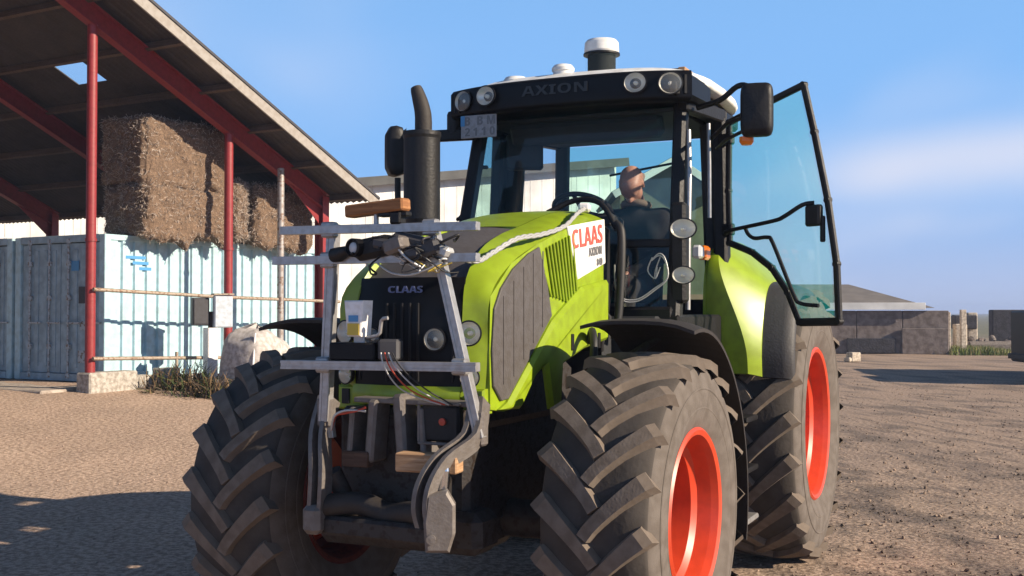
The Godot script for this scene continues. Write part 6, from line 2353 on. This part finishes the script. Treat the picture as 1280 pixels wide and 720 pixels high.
# ---------------------------------------------------------------- driver
func sdf_mesh(mb: MB, bones: Array, cell: float, k: float) -> void:
	# smooth union of tapered capsules [a, b, ra, rb], meshed as surface nets
	var lo := Vector3.ONE * 1e9
	var hi := -lo
	for e in bones:
		var r := maxf(e[2], e[3]) + k + cell * 2.0
		for p in [e[0], e[1]]:
			lo = lo.min(p - Vector3.ONE * r)
			hi = hi.max(p + Vector3.ONE * r)
	var nx := int((hi.x - lo.x) / cell) + 2
	var ny := int((hi.y - lo.y) / cell) + 2
	var nz := int((hi.z - lo.z) / cell) + 2
	var f := PackedFloat32Array()
	f.resize(nx * ny * nz)
	f.fill(1.0)
	for e in bones:
		var a: Vector3 = e[0]
		var b: Vector3 = e[1]
		var ra: float = e[2]
		var rb: float = e[3]
		var m := maxf(ra, rb) + k + cell * 2.0
		var l0 := ((a.min(b) - Vector3.ONE * m - lo) / cell).floor()
		var l1 := ((a.max(b) + Vector3.ONE * m - lo) / cell).ceil()
		var ab := b - a
		var inv := 1.0 / maxf(ab.length_squared(), 1e-9)
		for z in range(maxi(0, int(l0.z)), mini(nz, int(l1.z) + 1)):
			for y in range(maxi(0, int(l0.y)), mini(ny, int(l1.y) + 1)):
				var at := (z * ny + y) * nx
				for x in range(maxi(0, int(l0.x)), mini(nx, int(l1.x) + 1)):
					var p := lo + Vector3(x, y, z) * cell
					var t := clampf((p - a).dot(ab) * inv, 0.0, 1.0)
					var d := (p - a - ab * t).length() - lerpf(ra, rb, t)
					if d > m:
						continue
					var g := f[at + x]
					var h := maxf(k - absf(g - d), 0.0) / k
					f[at + x] = minf(g, d) - h * h * k * 0.25
	var vid := {}
	var vs := PackedVector3Array()
	var off := [0, 1, nx, nx + 1, nx * ny, nx * ny + 1, nx * ny + nx, nx * ny + nx + 1]
	var cor := [Vector3(0, 0, 0), Vector3(1, 0, 0), Vector3(0, 1, 0), Vector3(1, 1, 0), Vector3(0, 0, 1), Vector3(1, 0, 1), Vector3(0, 1, 1), Vector3(1, 1, 1)]
	var edges := [[0, 1], [2, 3], [4, 5], [6, 7], [0, 2], [1, 3], [4, 6], [5, 7], [0, 4], [1, 5], [2, 6], [3, 7]]
	for z in nz - 1:
		for y in ny - 1:
			for x in nx - 1:
				var i := (z * ny + y) * nx + x
				var s := 0
				for c in 8:
					if f[i + off[c]] < 0.0:
						s += 1
				if s == 0 or s == 8:
					continue
				var acc := Vector3.ZERO
				var cnt := 0
				for e in edges:
					var fa := f[i + off[e[0]]]
					var fb := f[i + off[e[1]]]
					if (fa < 0.0) != (fb < 0.0):
						acc += cor[e[0]].lerp(cor[e[1]], fa / (fa - fb))
						cnt += 1
				vid[i] = vs.size()
				vs.push_back(lo + (Vector3(x, y, z) + acc / cnt) * cell)
	var faces := []
	var ns := PackedVector3Array()
	ns.resize(vs.size())
	var step := [1, nx, nx * ny]
	for i in vid:
		for ax in 3:
			var d1: int = step[(ax + 1) % 3]
			var d2: int = step[(ax + 2) % 3]
			var j: int = i + step[ax]
			if (f[i] < 0.0) == (f[j] < 0.0):
				continue
			if not (vid.has(i - d1) and vid.has(i - d2) and vid.has(i - d1 - d2)):
				continue
			var q := [vid[i], vid[i - d1], vid[i - d1 - d2], vid[i - d2]]
			var nn := (vs[q[1]] - vs[q[0]]).cross(vs[q[3]] - vs[q[0]])
			var want := Vector3.ZERO
			want[ax] = 1.0 if f[i] < 0.0 else -1.0
			if nn.dot(want) < 0.0:
				nn = -nn
			for w in q:
				ns[w] += nn
			faces.push_back(q)
	for q in faces:
		mb.quadn(vs[q[0]], vs[q[1]], vs[q[2]], vs[q[3]], ns[q[0]].normalized(), ns[q[1]].normalized(), ns[q[2]].normalized(), ns[q[3]].normalized())

func make_driver() -> void:
	# sits in the cab, bowed forward over the controls
	var b := Vector3(0.12, 1.85, -2.28)
	var p := thing("person", "bald person in a dark jacket bent forward on the cab seat", "person", on_tractor(b))
	var sh := Vector3(0.27, 2.47, -2.05)
	var L := sh + Vector3(0.19, -0.05, 0.01)
	var R := sh + Vector3(-0.19, -0.05, 0.0)
	var eL := Vector3(0.50, 2.20, -2.10)
	var eR := Vector3(0.02, 2.22, -1.92)
	var hL := Vector3(0.24, 2.06, -1.98)
	var hR := Vector3(0.02, 2.33, -1.84)
	var body := MB.new(b)
	sdf_mesh(body, [
		[Vector3(0.10, 1.94, -2.32), Vector3(0.13, 2.12, -2.30), 0.165, 0.15], [Vector3(0.02, 1.93, -2.30), Vector3(0.22, 1.93, -2.30), 0.12, 0.12],
		[Vector3(0.13, 2.12, -2.28), Vector3(0.22, 2.36, -2.12), 0.15, 0.165], [sh + Vector3(-0.10, -0.12, 0), sh + Vector3(0.10, -0.12, 0), 0.13, 0.13],
		[R, L, 0.078, 0.078], [sh, sh + Vector3(0.0, 0.07, 0.03), 0.075, 0.062],
		[L, eL, 0.070, 0.053], [eL, hL, 0.052, 0.040], [R, eR, 0.070, 0.053], [eR, hR, 0.052, 0.040],
		[Vector3(0.20, 1.93, -2.26), Vector3(0.26, 1.96, -1.86), 0.10, 0.072], [Vector3(0.26, 1.96, -1.86), Vector3(0.27, 1.50, -1.76), 0.068, 0.050],
		[Vector3(0.02, 1.93, -2.26), Vector3(-0.08, 1.95, -1.88), 0.10, 0.072], [Vector3(-0.08, 1.95, -1.88), Vector3(-0.10, 1.50, -1.80), 0.068, 0.050],
		[Vector3(0.27, 1.42, -1.78), Vector3(0.28, 1.33, -1.62), 0.05, 0.04], [Vector3(-0.10, 1.42, -1.82), Vector3(-0.11, 1.33, -1.66), 0.05, 0.04]], 0.014, 0.05)
	part(p, "clothed_body", body, M.jacket)
	# head bowed: crown up and forward, face looking down to the controls
	var hc := Vector3(0.275, 2.665, -1.91)
	var up := Vector3(0.10, 0.42, 0.90).normalized()
	var fw := Vector3(-0.04, -0.90, 0.42).normalized()
	var rt := up.cross(fw).normalized()
	var P := func(x: float, y: float, z: float) -> Vector3: return hc + rt * x + up * y + fw * z
	var head := MB.new(b)
	sdf_mesh(head, [
		[P.call(0, 0.03, -0.035), P.call(0, 0.03, 0.03), 0.078, 0.074], [P.call(0, 0.02, 0.02), P.call(0, -0.05, 0.045), 0.068, 0.050],
		[P.call(-0.03, -0.06, 0.035), P.call(0.03, -0.06, 0.035), 0.042, 0.042], [P.call(0, -0.09, 0.066), P.call(0, -0.085, 0.06), 0.024, 0.026],
		[P.call(0, -0.005, 0.098), P.call(0, -0.04, 0.113), 0.009, 0.014], [P.call(-0.013, -0.042, 0.102), P.call(0.013, -0.042, 0.102), 0.009, 0.009],
		[P.call(-0.038, 0.012, 0.086), P.call(0.038, 0.012, 0.086), 0.014, 0.014], [P.call(-0.02, -0.068, 0.088), P.call(0.02, -0.068, 0.088), 0.011, 0.011],
		[P.call(-0.076, 0.012, -0.006), P.call(-0.078, -0.028, 0.0), 0.013, 0.010], [P.call(0.076, 0.012, -0.006), P.call(0.078, -0.028, 0.0), 0.013, 0.010],
		[P.call(0, -0.05, -0.02), sh + Vector3(0, 0.05, 0.01), 0.056, 0.058]], 0.0055, 0.018)
	part(p, "head", head, M.skin)
	for s in [-1.0, 1.0]:
		var ey := MB.new(b)
		ey.lathe(P.call(0.031 * s, -0.004, 0.086), fw, [Vector2(0.012, -0.006), Vector2(0.010, 0.004), Vector2(0.0, 0.009)], 12, true)
		part(p, "eye", ey, M.sticker_white)
		var pu := MB.new(b)
		pu.lathe(P.call(0.031 * s, -0.004, 0.0945), fw, [Vector2(0.005, -0.002), Vector2(0.0, 0.001)], 10, true)
		part(p, "pupil", pu, M.cable_black)
	# fringe of hair round the back of the head
	var hair := MB.new(b)
	sdf_mesh(hair, [
		[P.call(-0.072, 0.0, -0.03), P.call(-0.055, -0.02, -0.075), 0.014, 0.018], [P.call(-0.055, -0.02, -0.075), P.call(0.055, -0.02, -0.075), 0.022, 0.022],
		[P.call(0.055, -0.02, -0.075), P.call(0.072, 0.0, -0.03), 0.018, 0.014]], 0.006, 0.02)
	part(p, "hair", hair, M.hair_grey)
	var col := MB.new(b)
	var ring := []
	for k in 20:
		var a := TAU * k / 20.0
		ring.push_back(sh + Vector3(0.085 * cos(a), 0.055 + 0.015 * sin(a), 0.025 + 0.085 * sin(a)))
	col.tube(ring, 0.026, 8, true)
	part(p, "collar", col, M.collar)
	# hands: palm, four fingers, thumb, closed on the wheel rim and the lever
	for h in [[hR, (hR - eR).normalized(), -1.0], [hL, (hL - eL).normalized(), 1.0]]:
		var o: Vector3 = h[0]
		var d: Vector3 = h[1]
		var sd: Vector3 = d.cross(Vector3.UP).normalized()
		var nn: Vector3 = sd.cross(d).normalized()
		var bones := [[o, o + d * 0.075, 0.030, 0.026], [o + d * 0.02 - sd * 0.022, o + d * 0.08 - sd * 0.030, 0.020, 0.015], [o + d * 0.02 + sd * 0.022, o + d * 0.08 + sd * 0.030, 0.020, 0.015]]
		for k in 4:
			var l: float = [0.036, 0.044, 0.041, 0.032][k]
			var s0: Vector3 = o + d * (0.085 - 0.004 * absf(k - 1.3)) + sd * (-0.033 + 0.022 * k)
			var s1 := s0 + (d - nn * 0.35).normalized() * l
			var s2 := s1 + (d * 0.35 - nn).normalized() * l * 0.8
			var s3 := s2 + (-d * 0.5 - nn * 0.7).normalized() * l * 0.55
			bones.append_array([[s0, s1, 0.0098, 0.009], [s1, s2, 0.009, 0.0082], [s2, s3, 0.0082, 0.007]])
		var th: Vector3 = o + d * 0.03 - sd * 0.032 * h[2]
		var t1: Vector3 = th + (d * 0.7 - sd * 0.7 * h[2] - nn * 0.3).normalized() * 0.042
		bones.append_array([[th, t1, 0.014, 0.011], [t1, t1 + (d * 0.8 - nn * 0.7).normalized() * 0.034, 0.011, 0.009]])
		var hm := MB.new(b)
		sdf_mesh(hm, bones, 0.004, 0.006)
		part(p, "hand", hm, M.skin)
